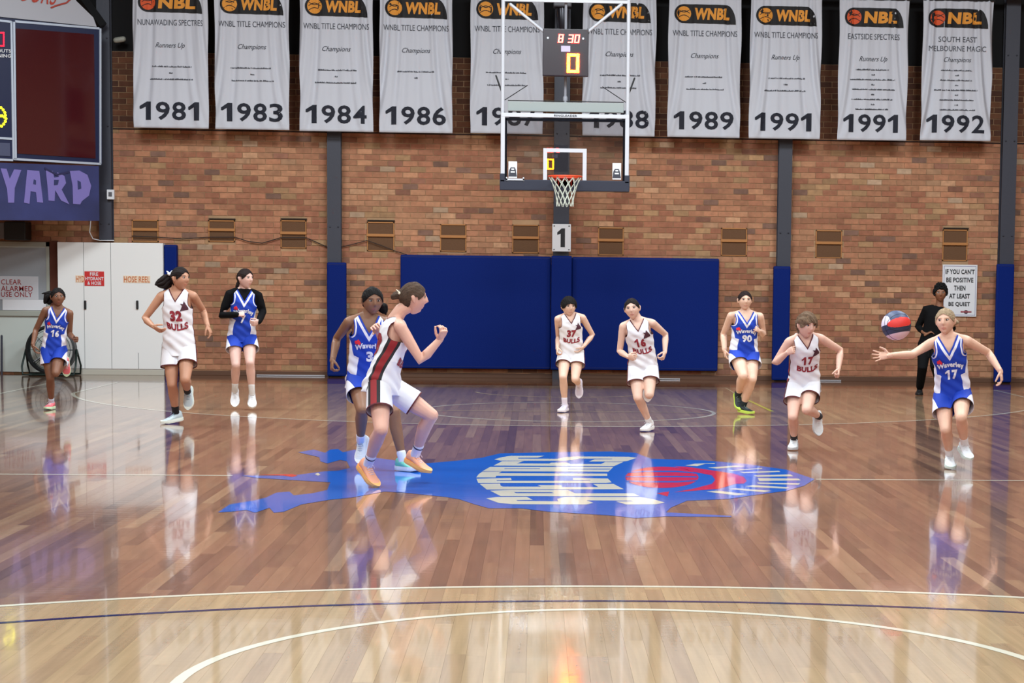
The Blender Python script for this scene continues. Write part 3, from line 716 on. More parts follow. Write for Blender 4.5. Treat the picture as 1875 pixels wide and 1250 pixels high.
chunk([(128, 313), (145, 312), (160, 320), (167, 340), (163, 358), (150, 368), (147, 374), (134, 373), (133, 340)])
mb = MB()
for P_ in ([(62, 328), (66, 330), (66, 338), (61, 337)], [(99, 329), (108, 329), (106, 338), (99, 339)], [(142, 330), (148, 333), (149, 345), (143, 347)]): slab(mb, P_, .006, .014)
fixn(mb.build('letter_counter', M_pur, t))
mb = MB(); slab(mb, [(82, 306), (104, 318), (127, 313), (128, 316), (104, 322), (82, 310)], .006, .013); fixn(mb.build('dark_streak', mat('streak', (34, 32, 76), .7), t))
# dark speaker under banner
t = empty('wall_speaker', tuple(atY(25, 440, 16.1)), 'dark box speaker mounted above the white exit door', 'speaker')
q = pxquad(8, 405, 47, 439, 16.0); x0, x1, z0, z1 = qbox(q)
MB().box(x0, x1, 15.98, 16.36, z0, z1, bev=.02).build('case', M_blk, t)
MB().box(x0-.18, x0+.0, 16.0, 16.1, z0+.02, z1-.02, bev=.01).build('wall_box', mat('grey_box', (110, 112, 120), .5), t)
# small fittings on / by first post
q = pxquad(196, 347, 209, 365, 16.15); x0, x1, z0, z1 = qbox(q)
t = empty('power_outlet', tuple(q[0]), 'small white power outlet on the first post', 'outlet')
MB().box(x0, x1, 16.13, 16.204, z0, z1, bev=.008).build('case', M_white, t); MB().box(x0+.03, x1-.03, 16.12, 16.14, z0+.05, z1-.04).build('switch', mat('sw', (90, 90, 95), .5), t)
c = atY(219, 74, 16.2); t = empty('security_lamp', tuple(c), 'small round white fitting high between post and first banner', 'lamp')
mb = MB(); mb.tube([c, c+np.array([.0, .2, .03])], .03, 8); mb.build('arm', M_blk, t)
mb = MB(); mb.tube([c+np.array([-.05, -.02, 0]), c+np.array([.06, -.02, .02])], .045, 12); mb.build('shade', mat('fitting', (150, 150, 140), .5), t, smooth=True)
mb = MB(); mb.tube([atY(166, 404, 16.18), atY(164, 425, 16.18), atY(170, 437, 16.18), atY(183, 440, 16.18), atY(208, 440, 16.18)], .009, 6)
tag(mb.build('white_cable', M_white, smooth=True), 'thin pale cable hanging above the white cabinet', 'cable')

# ---- white hydrant cabinet
M_cab = mat('cabinet_white', (240, 241, 239), .38); M_gap = mat('gap_dark', (90, 92, 96), .8); CYF = WY-.22
x0, x1, z0, z1 = qbox(pxquad(108, 443, 298, 689, CYF))
z0 = 0.0
t = empty('hydrant_cabinet', ((x0+x1)/2, CYF, 0), 'tall white four door fire hydrant and hose reel cabinet', 'cabinet')
MB().box(x0, x1, CYF+.02, WY-.008, z0+.08, z1).build('body', M_cab, t)
MB().box(x0, x1, CYF+.01, WY-.03, 0, .085, bev=.005).build('plinth', mat('plinth', (190, 186, 172), .6), t)
def cx2(px): return atY(px, 560, CYF)[0]
dx = [x0, cx2(154), cx2(203.5), x1]
for i in range(3):
    d_ = MB().box(dx[i]+.003, dx[i+1]-.003, CYF, CYF+.022, .10, z1-.004, bev=.003).build('door', M_cab, t)
    if i in (1, 2):
        hx = cx2(156.5) if i == 1 else cx2(251.8)
        hq = atY(156, 551, CYF)[2] if i == 1 else atY(252, 551, CYF)[2]
        MB().box(hx-.018, hx+.018, CYF-.03, CYF, hq-.13, hq+.01, bev=.012).build('handle', M_blk, d_)
mb = MB()
for i in (1, 2): mb.box(dx[i]-.003, dx[i]+.003, CYF+.005, CYF+.02, .1, z1)
mb.box(cx2(252.5)-.003, cx2(252.5)+.003, CYF-.002, CYF+.001, .1, .36)
mb.build('door_gap', M_gap, t)
q = pxquad(155, 496.5, 190.5, 523, CYF-.004); s1 = empty('hydrant_sign', tuple(q[0]), 'red FIRE HYDRANT & HOSE sign stuck on the white cabinet', 'sign')
x_0, x_1, z_0, z_1 = qbox(q)
MB().box(x_0, x_1, CYF-.007, CYF-.001, z_0, z_1).build('plate', M_red, s1)
mb = MB()
for s_, a, b_, r0 in (('FIRE', .28, .70, .70), ('HYDRANT', .04, .97, .38), ('& HOSE', .15, .85, .07)):
    text_quad(mb, s_, [(x_0+(x_1-x_0)*a, CYF-.009, z_0+(z_1-z_0)*r0), (x_0+(x_1-x_0)*b_, CYF-.009, z_0+(z_1-z_0)*r0), (x_0+(x_1-x_0)*b_, CYF-.009, z_0+(z_1-z_0)*(r0+.24)), (x_0+(x_1-x_0)*a, CYF-.009, z_0+(z_1-z_0)*(r0+.24))], (0, 0, 0), .02)
mb.build('lettering', M_white, s1)
M_or = mat('label_orange', (205, 112, 60), .6); M_pale = mat('label_pale', (238, 216, 190), .6)
for s_, a, b_, c, d, l in (('HYD', 139.5, 505, 154.5, 516, 'pale label reading HYD in orange, half under the red sign'), ('HOSE REEL', 227, 505.5, 274, 516.5, 'pale label reading HOSE REEL in orange on the cabinet door')):
    q = pxquad(a, b_, c, d, CYF-.003); e_ = empty('door_label', tuple(q[0]), l, 'label')
    x_0, x_1, z_0, z_1 = qbox(q); MB().box(x_0-.01, x_1+.01, CYF-.004, CYF-.001, z_0-.01, z_1+.01).build('backing', M_pale, e_)
    mb = MB(); text_quad(mb, s_, q, (0, -.004, 0), .01); mb.build('lettering', M_or, e_)
xa = x1; xb = atY(324, 560, CYF+.05)[0]
pad('wall_pad', xa+.005, xb, .0, z1-.02, CYF+.06, WY-.01, 'narrow blue pad fixed at the side of the white cabinet', 'blue padded panels')
xr = atY(328, 560, CYF)[0]
# ---- exit door
q = pxquad(-75, 441, 90, 686, WY-.05); x0, x1, z0, z1 = qbox(q); z0 = 0
t = empty('door_1', ((x0+x1)/2, WY, 0), kind='structure'); DY = WY-.06
M_dr = mat('door_green_white', (196, 204, 198), .4); M_df = mat('door_frame', (164, 168, 158), .5)
mb = MB(); mb.box(x0, x1, DY, WY, z1-.07, z1); mb.box(x1-.05, x1, DY, WY, 0, z1); mb.box(x0, x0+.05, DY, WY, 0, z1); mb.build('door_frame', M_df, t)
MB().box(x0+.05, x1-.05, DY+.02, WY, .03, z1-.07).build('door_leaf', M_dr, t)
x_0, x_1, z_0, z_1 = qbox(pxquad(-60, 452, 86, 567, DY)); MB().box(x_0, x_1, DY+.008, DY+.02, z_0, z_1).build('window_pane', mat('frosted', (150, 156, 162), .25), t)
MB().box(x0+.05, x1-.05, DY-.02, DY+.02, z_0-.09, z_0, bev=.008).build('push_rail', M_df, t)
MB().box(x0+.05, x1-.05, DY-.004, DY+.02, z_0-.012, z_0+.004).build('rail_shadow_gap', mat('gapline', (70, 72, 80), .6), t)
x_0, x_1, z_0, z_1 = qbox(pxquad(-5, 505, 70, 548, DY-.004)); s1 = empty('exit_notice', (x_0, DY, z_0), 'white notice with red CLEAR ALARMED USE ONLY lettering on the exit door', 'sign')
MB().box(x_0, x_1, DY-.006, DY+.008, z_0, z_1).build('plate', mat('notice_white', (198, 200, 206), .5), s1)
mb = MB()
for s_, a, b_, c, d in (('CLEAR', 2, 511, 39, 520.5), ('ALARMED', 2, 523, 60, 532.5), ('USE ONLY', 2, 534, 59, 543)):
    text_quad(mb, s_, pxquad(a, b_, c, d, DY-.010), (0, 0, 0), .006)
mb.build('lettering', mat('notice_red', (150, 40, 44), .6), s1)
x_0, x_1, z_0, z_1 = qbox(pxquad(5, 548, 84, 567, DY)); MB().box(x_0, x_1, DY-.004, DY+.01, z_0, z_1).build('white_panel', M_white, t)
MB().box(x1+.005, atY(108, 560, WY)[0]-.0, WY-.05, WY+.01, 0, z1+.02).build('trim_1', mat('pier', (96, 52, 38), .9, bump=(20, .3)), kind='structure')
mb = MB(); a = atY(3, 615, 16.1); b_ = atY(3, 694, 16.1); mb.tube([a, b_], .018, 8)
tag(mb.build('thin_stand', M_steel), 'thin dark stand pole in front of the exit door', 'stand')
MB().box(-13, x0, WY-.03, WY, 0, z1).build('trim_2', M_skirt, kind='structure')

# ---- floor fan behind player 16
fc = atY(94, 640, 15.9); fr = .385
t = empty('floor_fan', (fc[0], 15.9, 0), 'round dark drum fan on a low tube stand in front of the exit door', 'fan')
M_fb = mat('fan_black', (26, 30, 32), .45); M_fs = mat('fan_stand', (28, 44, 40), .4, .3)
mb = MB(); n = 40
Vv = []; 
prof = [(fr, -.08), (fr, .08), (fr-.03, .09), (fr-.05, .02), (fr-.05, -.02), (fr-.03, -.09)]
for i in range(n):
    a = 2*PI*i/n
    for r_, y_ in prof: Vv.append((fc[0]+r_*math.cos(a), 15.9+y_, fc[2]+r_*math.sin(a)))
m_ = len(prof); Ff = [(i*m_+k, ((i+1) % n)*m_+k, ((i+1) % n)*m_+(k+1) % m_, i*m_+(k+1) % m_) for i in range(n) for k in range(m_)]
mb.add(Vv, Ff); fixn(mb.build('drum', M_fb, t, smooth=False))
for k in range(5):
    mb = MB(); a = 2*PI*k/5
    P_ = [];
    for r_ in (.06, .16, .26, .33): 
        P_.append(((fc[0]+r_*math.cos(a)), 15.9, fc[2]+r_*math.sin(a)))
    mb.tube([np.array(p) for p in P_], [(.03, .012), (.06, .012), (.075, .012), (.07, .012)], 8); mb.build('blade', mat('fan_blade', (150, 154, 158), .4), t, smooth=True)
mb = MB(); mb.tube([(fc[0], 15.84, fc[2]), (fc[0], 15.98, fc[2])], .07, 14); mb.build('motor', M_fb, t)
mb = MB()
for r_ in (.10, .17, .24, .31): 
    P_ = [(fc[0]+r_*math.cos(2*PI*i/32), 15.83, fc[2]+r_*math.sin(2*PI*i/32)) for i in range(33)]; mb.tube(P_, .004, 4, cap=False)
for k in range(8): a = PI*k/4; mb.tube([(fc[0]+.05*math.cos(a), 15.825, fc[2]+.05*math.sin(a)), (fc[0]+.34*math.cos(a), 15.825, fc[2]+.34*math.sin(a))], .004, 4)
mb.build('grille', M_fs, t)
for sx in (-1, 1):
    mb = MB(); xx = fc[0]+sx*(fr+.03)
    mb.tube([(xx-sx*.02, 15.9, fc[2]), (xx, 15.72, .15), (xx-sx*.02, 15.68, .02), (xx-sx*.16, 15.68, .02)], .016, 8); mb.tube([(xx-sx*.02, 15.9, fc[2]), (xx, 16.08, .15), (xx-sx*.02, 16.12, .02), (xx-sx*.16, 16.12, .02)], .016, 8)
    mb.build('leg', M_fs, t, smooth=True)
mb = MB(); mb.tube([(fc[0]-.3, 15.68, .02), (fc[0]+.3, 15.68, .02)], .016, 8); mb.tube([(fc[0]-.3, 16.12, .02), (fc[0]+.3, 16.12, .02)], .016, 8); mb.build('cross_bar', M_fs, t, smooth=True)

# ---- basketball hoop
HY = 12.8
t = empty('basketball_hoop', (0, HY, 3.05), 'glass basketball backboard with orange rim and net hung on white poles', 'basketball hoop')
M_wp = mat('white_pole', (200, 203, 210), .35); M_gp = mat('grey_green_bar', (148, 156, 154), .5); M_bp = mat('board_padding', (36, 40, 56), .7)
gl = bpy.data.materials.new('board_glass'); gl.use_nodes = True; nt = gl.node_tree
for n_ in list(nt.nodes): nt.nodes.remove(n_)
o_ = nt.nodes.new('ShaderNodeOutputMaterial'); tr = nt.nodes.new('ShaderNodeBsdfTransparent'); tr.inputs[0].default_value = (.80, .79, .80, 1)
gs = nt.nodes.new('ShaderNodeBsdfGlossy'); gs.inputs['Roughness'].default_value = .0; fr_ = nt.nodes.new('ShaderNodeFresnel'); fr_.inputs[0].default_value = 1.6
mx = nt.nodes.new('ShaderNodeMixShader'); nt.links.new(fr_.outputs[0], mx.inputs[0]); nt.links.new(tr.outputs[0], mx.inputs[1]); nt.links.new(gs.outputs[0], mx.inputs[2]); nt.links.new(mx.outputs[0], o_.inputs[0])
bz0, bz1 = 2.9, 3.955
MB().box(-.885, .885, HY, HY+.012, bz0+.02, bz1-.01).build('glass_pane', gl, t)
mb = MB(); e = .055; yf = HY-.012; yb_ = HY+.03
mb.box(-.915, .915, yf, yb_, bz1-.05, bz1+.005, bev=.004); mb.box(-.915, -.86, yf, yb_, 3.05, bz1-.05); mb.box(.86, .915, yf, yb_, 3.05, bz1-.05); fixn(mb.build('board_frame', M_wp, t))
mb = MB(); mb.box(-.86, .86, HY+.0, HY+.05, bz1-.10, bz1-.06); mb.box(-.86, -.83, HY, HY+.05, 2.95, bz1-.08); mb.box(.83, .86, HY, HY+.05, 2.95, bz1-.08); mb.build('rear_frame', M_bp, t)
mb = MB(); mb.box(-.93, .93, HY-.03, HY+.06, 2.865, 3.02, bev=.012); mb.box(-.93, -.855, HY-.03, HY+.06, 2.98, 3.10, bev=.01); mb.box(.855, .93, HY-.03, HY+.06, 2.98, 3.10, bev=.01); mb.build('edge_padding', M_bp, t)
mb = MB(); ww = .31
for b_ in ((-ww, ww, 3.415, 3.47), (-ww, -ww+.055, 3.0, 3.415), (ww-.055, ww, 3.0, 3.415), ): mb.box(b_[0], b_[1], HY-.004, HY-.001, b_[2], b_[3])
mb.build('target_square', M_wp, t)
mb = MB(); text_quad(mb, 'RINGLEADER', [(-.16, HY-.015, bz1-.038), (.17, HY-.015, bz1-.038), (.17, HY-.015, bz1-.008), (-.16, HY-.015, bz1-.008)], (0, 0, 0), .02); mb.build('frame_lettering', M_ink, t)
for sx in (-1, 1):
    cx_ = -.745 if sx < 0 else .745
    s1 = MB().box(cx_-.062, cx_+.062, HY-.006, HY-.001, 3.04, 3.275, bev=.002).build('sticker', M_white, t)
    mb = MB(); yy = HY-.009
    mb.prism([(cx_-.06, yy, 3.06), (cx_+.06, yy, 3.06), (cx_+.045, yy, 3.15), (cx_+.03, yy, 3.19), (cx_-.03, yy, 3.19), (cx_-.05, yy, 3.15)], (0, .003, 0))
    fixn(mb.build('sticker_print', mat('sticker_ink', (52, 54, 66), .6), s1))
    mb = MB(); mb.box(cx_-.03, cx_+.03, HY-.012, HY-.008, 3.115, 3.135); mb.box(cx_-.02, cx_+.02, HY-.012, HY-.008, 3.155, 3.175); mb.build('sticker_mark', M_white, s1)
mb = MB(); mb.box(-.84, -.58, HY-.04, HY-.03, 3.005, 3.03); mb.box(-.84, -.82, HY-.04, HY-.03, 3.0, 3.05); mb.box(-.60, -.58, HY-.04, HY-.03, 3.0, 3.05); mb.build('strap', M_wp, t)
M_rim = mat('rim_orange', (226, 74, 36), .4)
rc = np.array([0, 12.8-.15-.225-.02, 3.05]); n = 40
P_ = [rc+np.array([.235*math.cos(2*PI*i/n), .235*math.sin(2*PI*i/n), 0]) for i in range(n+1)]
mb = MB(); mb.tube(P_, .012, 8, cap=False); rim = mb.build('rim', M_rim, t, smooth=True)
mb = MB(); mb.box(-.14, .14, HY-.03, HY-.002, 2.93, 3.06); mb.prism([(-.14, HY-.03, 3.05), (.14, HY-.03, 3.05), (.09, HY-.19, 3.05), (-.09, HY-.19, 3.05)], (0, 0, -.012)); mb.prism([(-.10, HY-.03, 2.94), (-.10, HY-.03, 3.04), (-.08, HY-.16, 3.04)], (.012, 0, 0)); mb.prism([(.09, HY-.03, 2.94), (.09, HY-.03, 3.04), (.07, HY-.16, 3.04)], (.012, 0, 0))
fixn(mb.build('rim_bracket', mat('rim_red', (170, 40, 28), .5), t))
mb = MB(); M_net = mat('net_cord', (214, 222, 210), .8); ns = 12
def netp(a, v):
    r_ = .225*(1-v)**1.6*.52+.225*.0+(.108 if v > 0 else .108); r_ = .118+.107*(1-v)**2.0 if v < 1 else .118
    sag = .012*math.sin(a*3)*v
    return rc+np.array([r_*math.cos(a), r_*math.sin(a), -.01-.40*v+sag])
for i in range(ns):
    for s_ in (1, -1):
        a0 = 2*PI*i/ns; mb.tube([netp(a0+s_*(2*PI/ns)*2.4*v, v) for v in [k/9 for k in range(10)]], .0045, 4)
nt_ = mb.build('net', M_net, t)
# hanging frame
zt = 9.0
for sx in (-1, 1):
    X = .895*sx
    MB().tube([(X, HY+.07, 2.95), (X, HY+.07, zt)], .028, 10).build('hanger_pole', M_wp, t, smooth=True)
    a = atY(935 if sx < 0 else 1138, 8, HY+.07); b_ = atY(995 if sx < 0 else 1078, 57, HY+.07)
    MB().tube([a, b_], .022, 8).build('brace', M_wp, t, smooth=True)
    a = np.array([X-(.09*sx*-1), HY+.07, 4.43]); 
    MB().tube([np.array([X+.10*sx, HY+.2, 4.50]), np.array([X+.02*sx, HY+.1, 4.28])], .012, 6).build('stay_hook', M_blk, t)
    MB().tube([np.array([X, HY+.1, 4.13]), np.array([X-.35*sx, HY+.5, 4.40])], .006, 5).build('stay_wire', M_blk, t)
x0, x1, z0, z1 = qbox(pxquad(930, 188, 1142, 202, HY+.12)); MB().box(x0, x1, HY+.09, HY+.17, z0-.01, z1+.01, bev=.006).build('cross_bar', M_gp, t)
MB().box(x0, x1, HY+.10, HY+.14, z1+.02, z1+.03).build('cross_wire', M_blk, t)
a = atY(1035, 187, HY+.13); mb = MB(); mb.tube([a, (a[0], HY+.13, zt)], .02, 8); mb.tube([a+np.array([0, 0, -.02]), a+np.array([0, 0, .06])], .035, 8); mb.build('centre_rod', mat('rod_grey', (140, 142, 150), .4), t, smooth=True)
a = atY(935, 0, HY+.07); MB().box(-.9, .9, HY+.05, HY+.09, a[2]-.02, a[2]+.02).build('top_bar', M_wp, t)

# ---- shot clock
CYK = HY-.1
def shot_clock(q, yd, lab, flip=False):
    x0, x1, z0, z1 = qbox(q)
    t = empty('shot_clock', ((x0+x1)/2, yd, z0), lab, 'clock')
    s = -1 if not flip else 1
    ya, yb_ = (yd, yd+.12) if not flip else (yd-.12, yd)
    MB().box(x0, x1, ya, yb_, z0, z1, bev=.01).build('case', mat('clock_case', (30, 18, 28), .3), t)
    W_, H_ = x1-x0, z1-z0
    def L(u, v):
        return np.array([x0+W_*u if not flip else x1-W_*u, yd+s*.006, z0+H_*v])
    def quad(u0, v0, u1, v1, sh=.0): return [L(u0-sh, v0), L(u1-sh, v0), L(u1+sh, v1), L(u0+sh, v1)]
    ER = mat('clock_red', (255, 120, 110), .5, emit=(255, 70, 60), estr=12.0); EO = mat('clock_orange', (255, 200, 60), .5, emit=(255, 110, 8), estr=130.0)
    dp = (0, s*.004, 0)
    for ch, u0 in (('8', .335), ('3', .555), ('0', .69)):
        mb = MB(); seg_quad(mb, ch, quad(u0, .70, u0+.115, .885, .012), (0, 0, 0), .30, .16, dp); fixn(mb.build('red_digit', ER, t))
    mb = MB(); seg_quad(mb, '0', quad(.53, .07, .80, .48, .0), (0, 0, 0), .25, .15, dp); fixn(mb.build('orange_digit', EO, t))
    mb = MB(); q_ = quad(.40, .515, .60, .64); mb.prism(q_, dp); fixn(mb.build('label_patch', mat('clock_patch', (190, 180, 215), .5), t))
    mb = MB()
    for u_ in (.11, .88): c = L(u_, .80); mb.prism([c+np.array([.016*math.cos(a*PI/4), 0, .016*math.sin(a*PI/4)]) for a in range(8)], dp)
    fixn(mb.build('screw', M_wp, t)); return t
shot_clock(pxquad(993.5, 52.5, 1078, 138.5, CYK), CYK, 'dark shot clock with red 8 30 and glowing orange 0 above the backboard')
# its twin at the near end of the court, seen mirrored in the backboard glass
MYm = 2*HY-(-13.3)
qa = atY(1016+13, 322, MYm); qb = atY(1001, 252, MYm); 
cxm = atY(1012, 285, MYm)
shot_clock([np.array([cxm[0]-.30, -13.3, 4.57]), np.array([cxm[0]+.42, -13.3, 4.57]), np.array([cxm[0]+.42, -13.3, 5.30]), np.array([cxm[0]-.30, -13.3, 5.30])], -13.3, 'shot clock at the near basket, facing down the court', True)
# flood light above
c = atY(1030, 8, 15.6); t = empty('ceiling_floodlight', tuple(c), 'dark unlit floodlight housing above the shot clock', 'lamp')
MB().box(c[0]-.14, c[0]+.14, 15.5, 15.8, c[2]-.05, c[2]+.12, bev=.02).build('housing', mat('flood_case', (58, 58, 66), .4), t)
mb = MB(); mb.tube([(c[0], 15.65, c[2]-.05), (c[0]+.01, 15.65, c[2]-.35)], [.10, .09], 12); mb.build('reflector', mat('flood_dark', (36, 36, 44), .25, .4), t, smooth=True)
# ================================================================== PEOPLE
def smooth01(t): t = min(max(t, 0.0), 1.0); return t*t*(3-2*t)
def eval_mods(V, F, voxel, smooth_it=4, fac=.5):
    me = bpy.data.meshes.new('tmp'); me.from_pydata([tuple(v) for v in V], [], F); me.update()
    bm = bmesh.new(); bm.from_mesh(me); bmesh.ops.recalc_face_normals(bm, faces=bm.faces); bm.to_mesh(me); bm.free()
    o = bpy.data.objects.new('tmp', me); TMPC.objects.link(o)
    r = o.modifiers.new('r', 'REMESH'); r.mode = 'VOXEL'; r.voxel_size = voxel; r.adaptivity = 0
    if smooth_it: s = o.modifiers.new('s', 'SMOOTH'); s.iterations = smooth_it; s.factor = fac
    TMPV.update(); dg = TMPV.depsgraph
    ev = o.evaluated_get(dg); m2 = bpy.data.meshes.new_from_object(ev)
    n = len(m2.vertices); A = np.empty(n*3); m2.vertices.foreach_get('co', A); A = A.reshape(-1, 3)
    FF = [tuple(p.vertices) for p in m2.polygons]
    bpy.data.objects.remove(o); bpy.data.meshes.remove(me); bpy.data.meshes.remove(m2)
    return A, FF
TMPS = bpy.data.scenes.new('tmp_scene'); TMPC = TMPS.collection; TMPV = TMPS.view_layers[0]
def split(V, A, F, g):
    """cut faces by implicit g (per-vertex array); returns V, A, faces with g<0, faces with g>=0"""
    V = list(map(tuple, V)); A = list(map(tuple, A)); cache = {}; Fi, Fo = [], []
    def cut(i, j):
        k = (min(i, j), max(i, j))
        if k not in cache:
            t = g[i]/(g[i]-g[j]); cache[k] = len(V)
            V.append(tuple(V[i][q]*(1-t)+V[j][q]*t for q in range(3))); A.append(tuple(A[i][q]*(1-t)+A[j][q]*t for q in range(3)))
        return cache[k]
    neg = g < 0
    for f in F:
        s = [neg[i] for i in f]
        if all(s): Fi.append(f)
        elif not any(s): Fo.append(f)
        else:
            a, b = [], []
            for q in range(len(f)):
                i, j = f[q], f[(q+1) % len(f)]
                (a if neg[i] else b).append(i)
                if neg[i] != neg[j]: c = cut(i, j); a.append(c); b.append(c)
            if len(a) > 2: Fi.append(tuple(a))
            if len(b) > 2: Fo.append(tuple(b))
    return V, A, Fi, Fo
class Cloth:
    """mesh with rest coordinates A and material regions"""
    def __init__(s, V, A, F): s.V = V; s.A = A; s.parts = {0: list(F)}
    def zone(s, fn, mi, src=0, drop=False):
        n0 = len(s.V); A = np.array(s.A); g = fn(A)
        V, A2, Fi, Fo = split(s.V, s.A, s.parts[src], g)
        s.V, s.A = V, A2; s.parts[src] = Fi
        if not drop: s.parts.setdefault(mi, []); s.parts[mi] += Fo
    def out(s, mp):
        used = {}; V = []; F = []; MI = []
        for mi, fs in s.parts.items():
            for f in fs:
                nf = []
                for i in f:
                    if i not in used: used[i] = len(V); V.append(mp(np.array(s.A[i]) if mp.__name__ != 'ident' else np.array(s.V[i])))
                    nf.append(used[i])
                F.append(tuple(nf)); MI.append(mi)
        return V, F, MI
def ident(v): return v
def loft(rings, n, pw=2.3, cap=True):
    """rings: (z, hw, dfront, dback, yc)"""
    V, F = [], []
    for (z, hw, df, db, yc) in rings:
        for k in range(n):
            a = 2*PI*k/n; c, s = math.cos(a), math.sin(a)
            x = hw*math.copysign(abs(c)**(2/pw), c); y = math.copysign(abs(s)**(2/pw), s); y = yc+y*(db if s > 0 else df)
            V.append((x, y, z))
    m_ = len(rings)
    for i in range(m_-1):
        for k in range(n): k2 = (k+1) % n; F.append((i*n+k, i*n+k2, (i+1)*n+k2, (i+1)*n+k))
    if cap: F.append(tuple(reversed(range(n)))); F.append(tuple((m_-1)*n+k for k in range(n)))
    return V, F
def interp(tab, x):
    for i in range(len(tab)-1):
        if x <= tab[i+1][0]:
            t = (x-tab[i][0])/(tab[i+1][0]-tab[i][0]); t = min(max(t, 0), 1); return [a*(1-t)+b*t for a, b in zip(tab[i][1:], tab[i+1][1:])]
    return list(tab[-1][1:])
TORSO = [(-.115, .075, .065, .085, .01), (-.07, .125, .085, .105, .01), (-.02, .152, .095, .118, .008), (.03, .155, .095, .11, .006), (.09, .138, .09, .092, .004), (.16, .116, .082, .076, .002), (.22, .118, .085, .078, 0), (.29, .128, .098, .085, 0), (.35, .136, .098, .09, 0), (.40, .138, .082, .088, 0), (.432, .126, .066, .076, .004), (.458, .088, .052, .062, .008), (.485, .055, .045, .05, .012)]
JERS = [(-.13, .180, .128, .146, .006), (-.08, .176, .125, .142, .006), (0, .165, .114, .130, .006), (.08, .155, .110, .116, .004), (.16, .148, .105, .104, .002), (.22, .146, .108, .10, 0), (.29, .152, .116, .104, 0), (.35, .158, .114, .106, 0), (.40, .160, .098, .102, 0), (.432, .152, .080, .090, .003), (.455, .128, .066, .074, .006), (.475, .098, .056, .064, .010), (.490, .064, .046, .052, .012), (.500, .03, .03, .03, .012)]

# hands ------------------------------------------------
def hand_shape(curls, splay, thumb, vox=.0034):
    V, F = [], []
    def add(vf):
        b = len(V); V.extend([tuple(p) for p in vf[0]]); F.extend([tuple(i+b for i in f) for f in vf[1]])
    add(tube([(0, -.02, 0), (0, .015, 0), (.002, .045, 0), (.002, .078, .001)], [(.023, .017), (.029, .0155), (.037, .0145), (.038, .0115)], 14))
    fx = (.030, .011, -.009, -.028); fl = (.068, .076, .071, .055); fr_ = (.0082, .0085, .0082, .0074)
    for i in range(4):
        ang = math.radians(splay*(1.5-i)); d = np.array([math.sin(ang), math.cos(ang), 0]); p = np.array([fx[i], .072, .001]); P_ = [p-d*.02, p]; th = 0
        for j, fr in enumerate((.45, .32, .25)):
            th += math.radians(curls[j] if not isinstance(curls[j], tuple) else curls[j][i]); dd = d*math.cos(th)+np.array([0, 0, 1])*math.sin(th); p = p+dd*fl[i]*fr; P_.append(p)
        add(tube(P_, [fr_[i], fr_[i], fr_[i]*.96, fr_[i]*.9, fr_[i]*.78], 8))
    a, b = thumb; p = np.array([.022, .012, .004]); P_ = [p]; d0 = nrm([math.sin(math.radians(a)), math.cos(math.radians(a)), math.sin(math.radians(b))])
    p = p+d0*.036; P_.append(p); d1 = nrm(d0*.8+np.array([-.15, .45, .25*math.sin(math.radians(b))+.1])); p = p+d1*.030; P_.append(p); p = p+nrm(d1+np.array([-.1, .2, .15]))*.022; P_.append(p)
    add(tube(P_, [.0125, .0112, .0095, .0075], 8))
    return eval_mods(V, F, vox, 2, .4)
HANDS = {'open': hand_shape((6, 8, 6), 13, (58, 12)), 'relaxed': hand_shape(((18, 26, 32, 38), 32, 22), 4, (34, 38)), 'fist': hand_shape((78, 92, 55), 1, (30, 62)), 'half': hand_shape(((40, 46, 52, 58), 52, 35), 4, (36, 46))}
# head -------------------------------------------------
def head_shape(nu=56, nv=44):
    V, F = [], []
    def G(x, z, cx, cz, sx, sz): return math.exp(-((x-cx)/sx)**2-((z-cz)/sz)**2)
    for j in range(nv+1):
        ph = -PI/2+PI*j/nv
        for i in range(nu):
            a = 2*PI*i/nu; X, Y, Z = math.cos(ph)*math.cos(a), math.cos(ph)*math.sin(a), math.sin(ph)
            z = Z*(.108 if Z > 0 else .112); x = X*.0800; y = Y*(.094 if Y > 0 else .088)
            lo = max(0.0, -Z); x *= 1-.36*lo**1.5; 
            if Y > 0: y *= 1-.38*lo**1.1; y += .004; z += lo*.020*Y
            else: y *= 1-.13*lo
            if Z > 0: x *= 1+.03*math.sin(PI*Z); 
            if Y < 0:
                f = min(1.0, -Y*1.6)
                d = .0225*G(x, z, 0, -.020, .0095, .013)+.013*G(x, z, 0, .004, .009, .018)-.010*(G(x, z, .030, .012, .015, .011)+G(x, z, -.030, .012, .015, .011))
                d += .005*(G(x, z, .028, .032, .02, .008)+G(x, z, -.028, .032, .02, .008))+.006*G(x, z, 0, -.052, .020, .0055)+.007*G(x, z, 0, -.064, .017, .006)-.004*G(x, z, 0, -.0575, .018, .003)
                d += .008*G(x, z, 0, -.092, .020, .014)+.004*(G(x, z, .042, -.025, .018, .02)+G(x, z, -.042, -.025, .018, .02))-.003*G(x, z, 0, -.077, .02, .006)
                y -= d*f
            V.append((x, y, z))
    for j in range(nv):
        for i in range(nu): i2 = (i+1) % nu; F.append((j*nu+i, j*nu+i2, (j+1)*nu+i2, (j+1)*nu+i))
    for s in (-1, 1):   # ears
        v, f = tube([(s*.078, .006, -.026), (s*.085, .012, -.006), (s*.086, .016, .012), (s*.080, .010, .024)], [(.006, .009), (.006, .014), (.006, .016), (.005, .009)], 10)
        b = len(V); V += [tuple(p) for p in v]; F += [tuple(i+b for i in q) for q in f]
    return np.array(V), F, nu*(nv+1), nu*nv
HEADV, HEADF, HN, HFN = head_shape()
HAIRV, HAIRF, HAN, HAF = head_shape(128, 76)
def hz(x, z, pts): pass
M_eye = mat('eye_white', (176, 168, 164), .3); M_iris = mat('iris', (48, 34, 26), .2)
def fab(name, c, r=.75): return mat(name, c, r, bump=(420, .12))
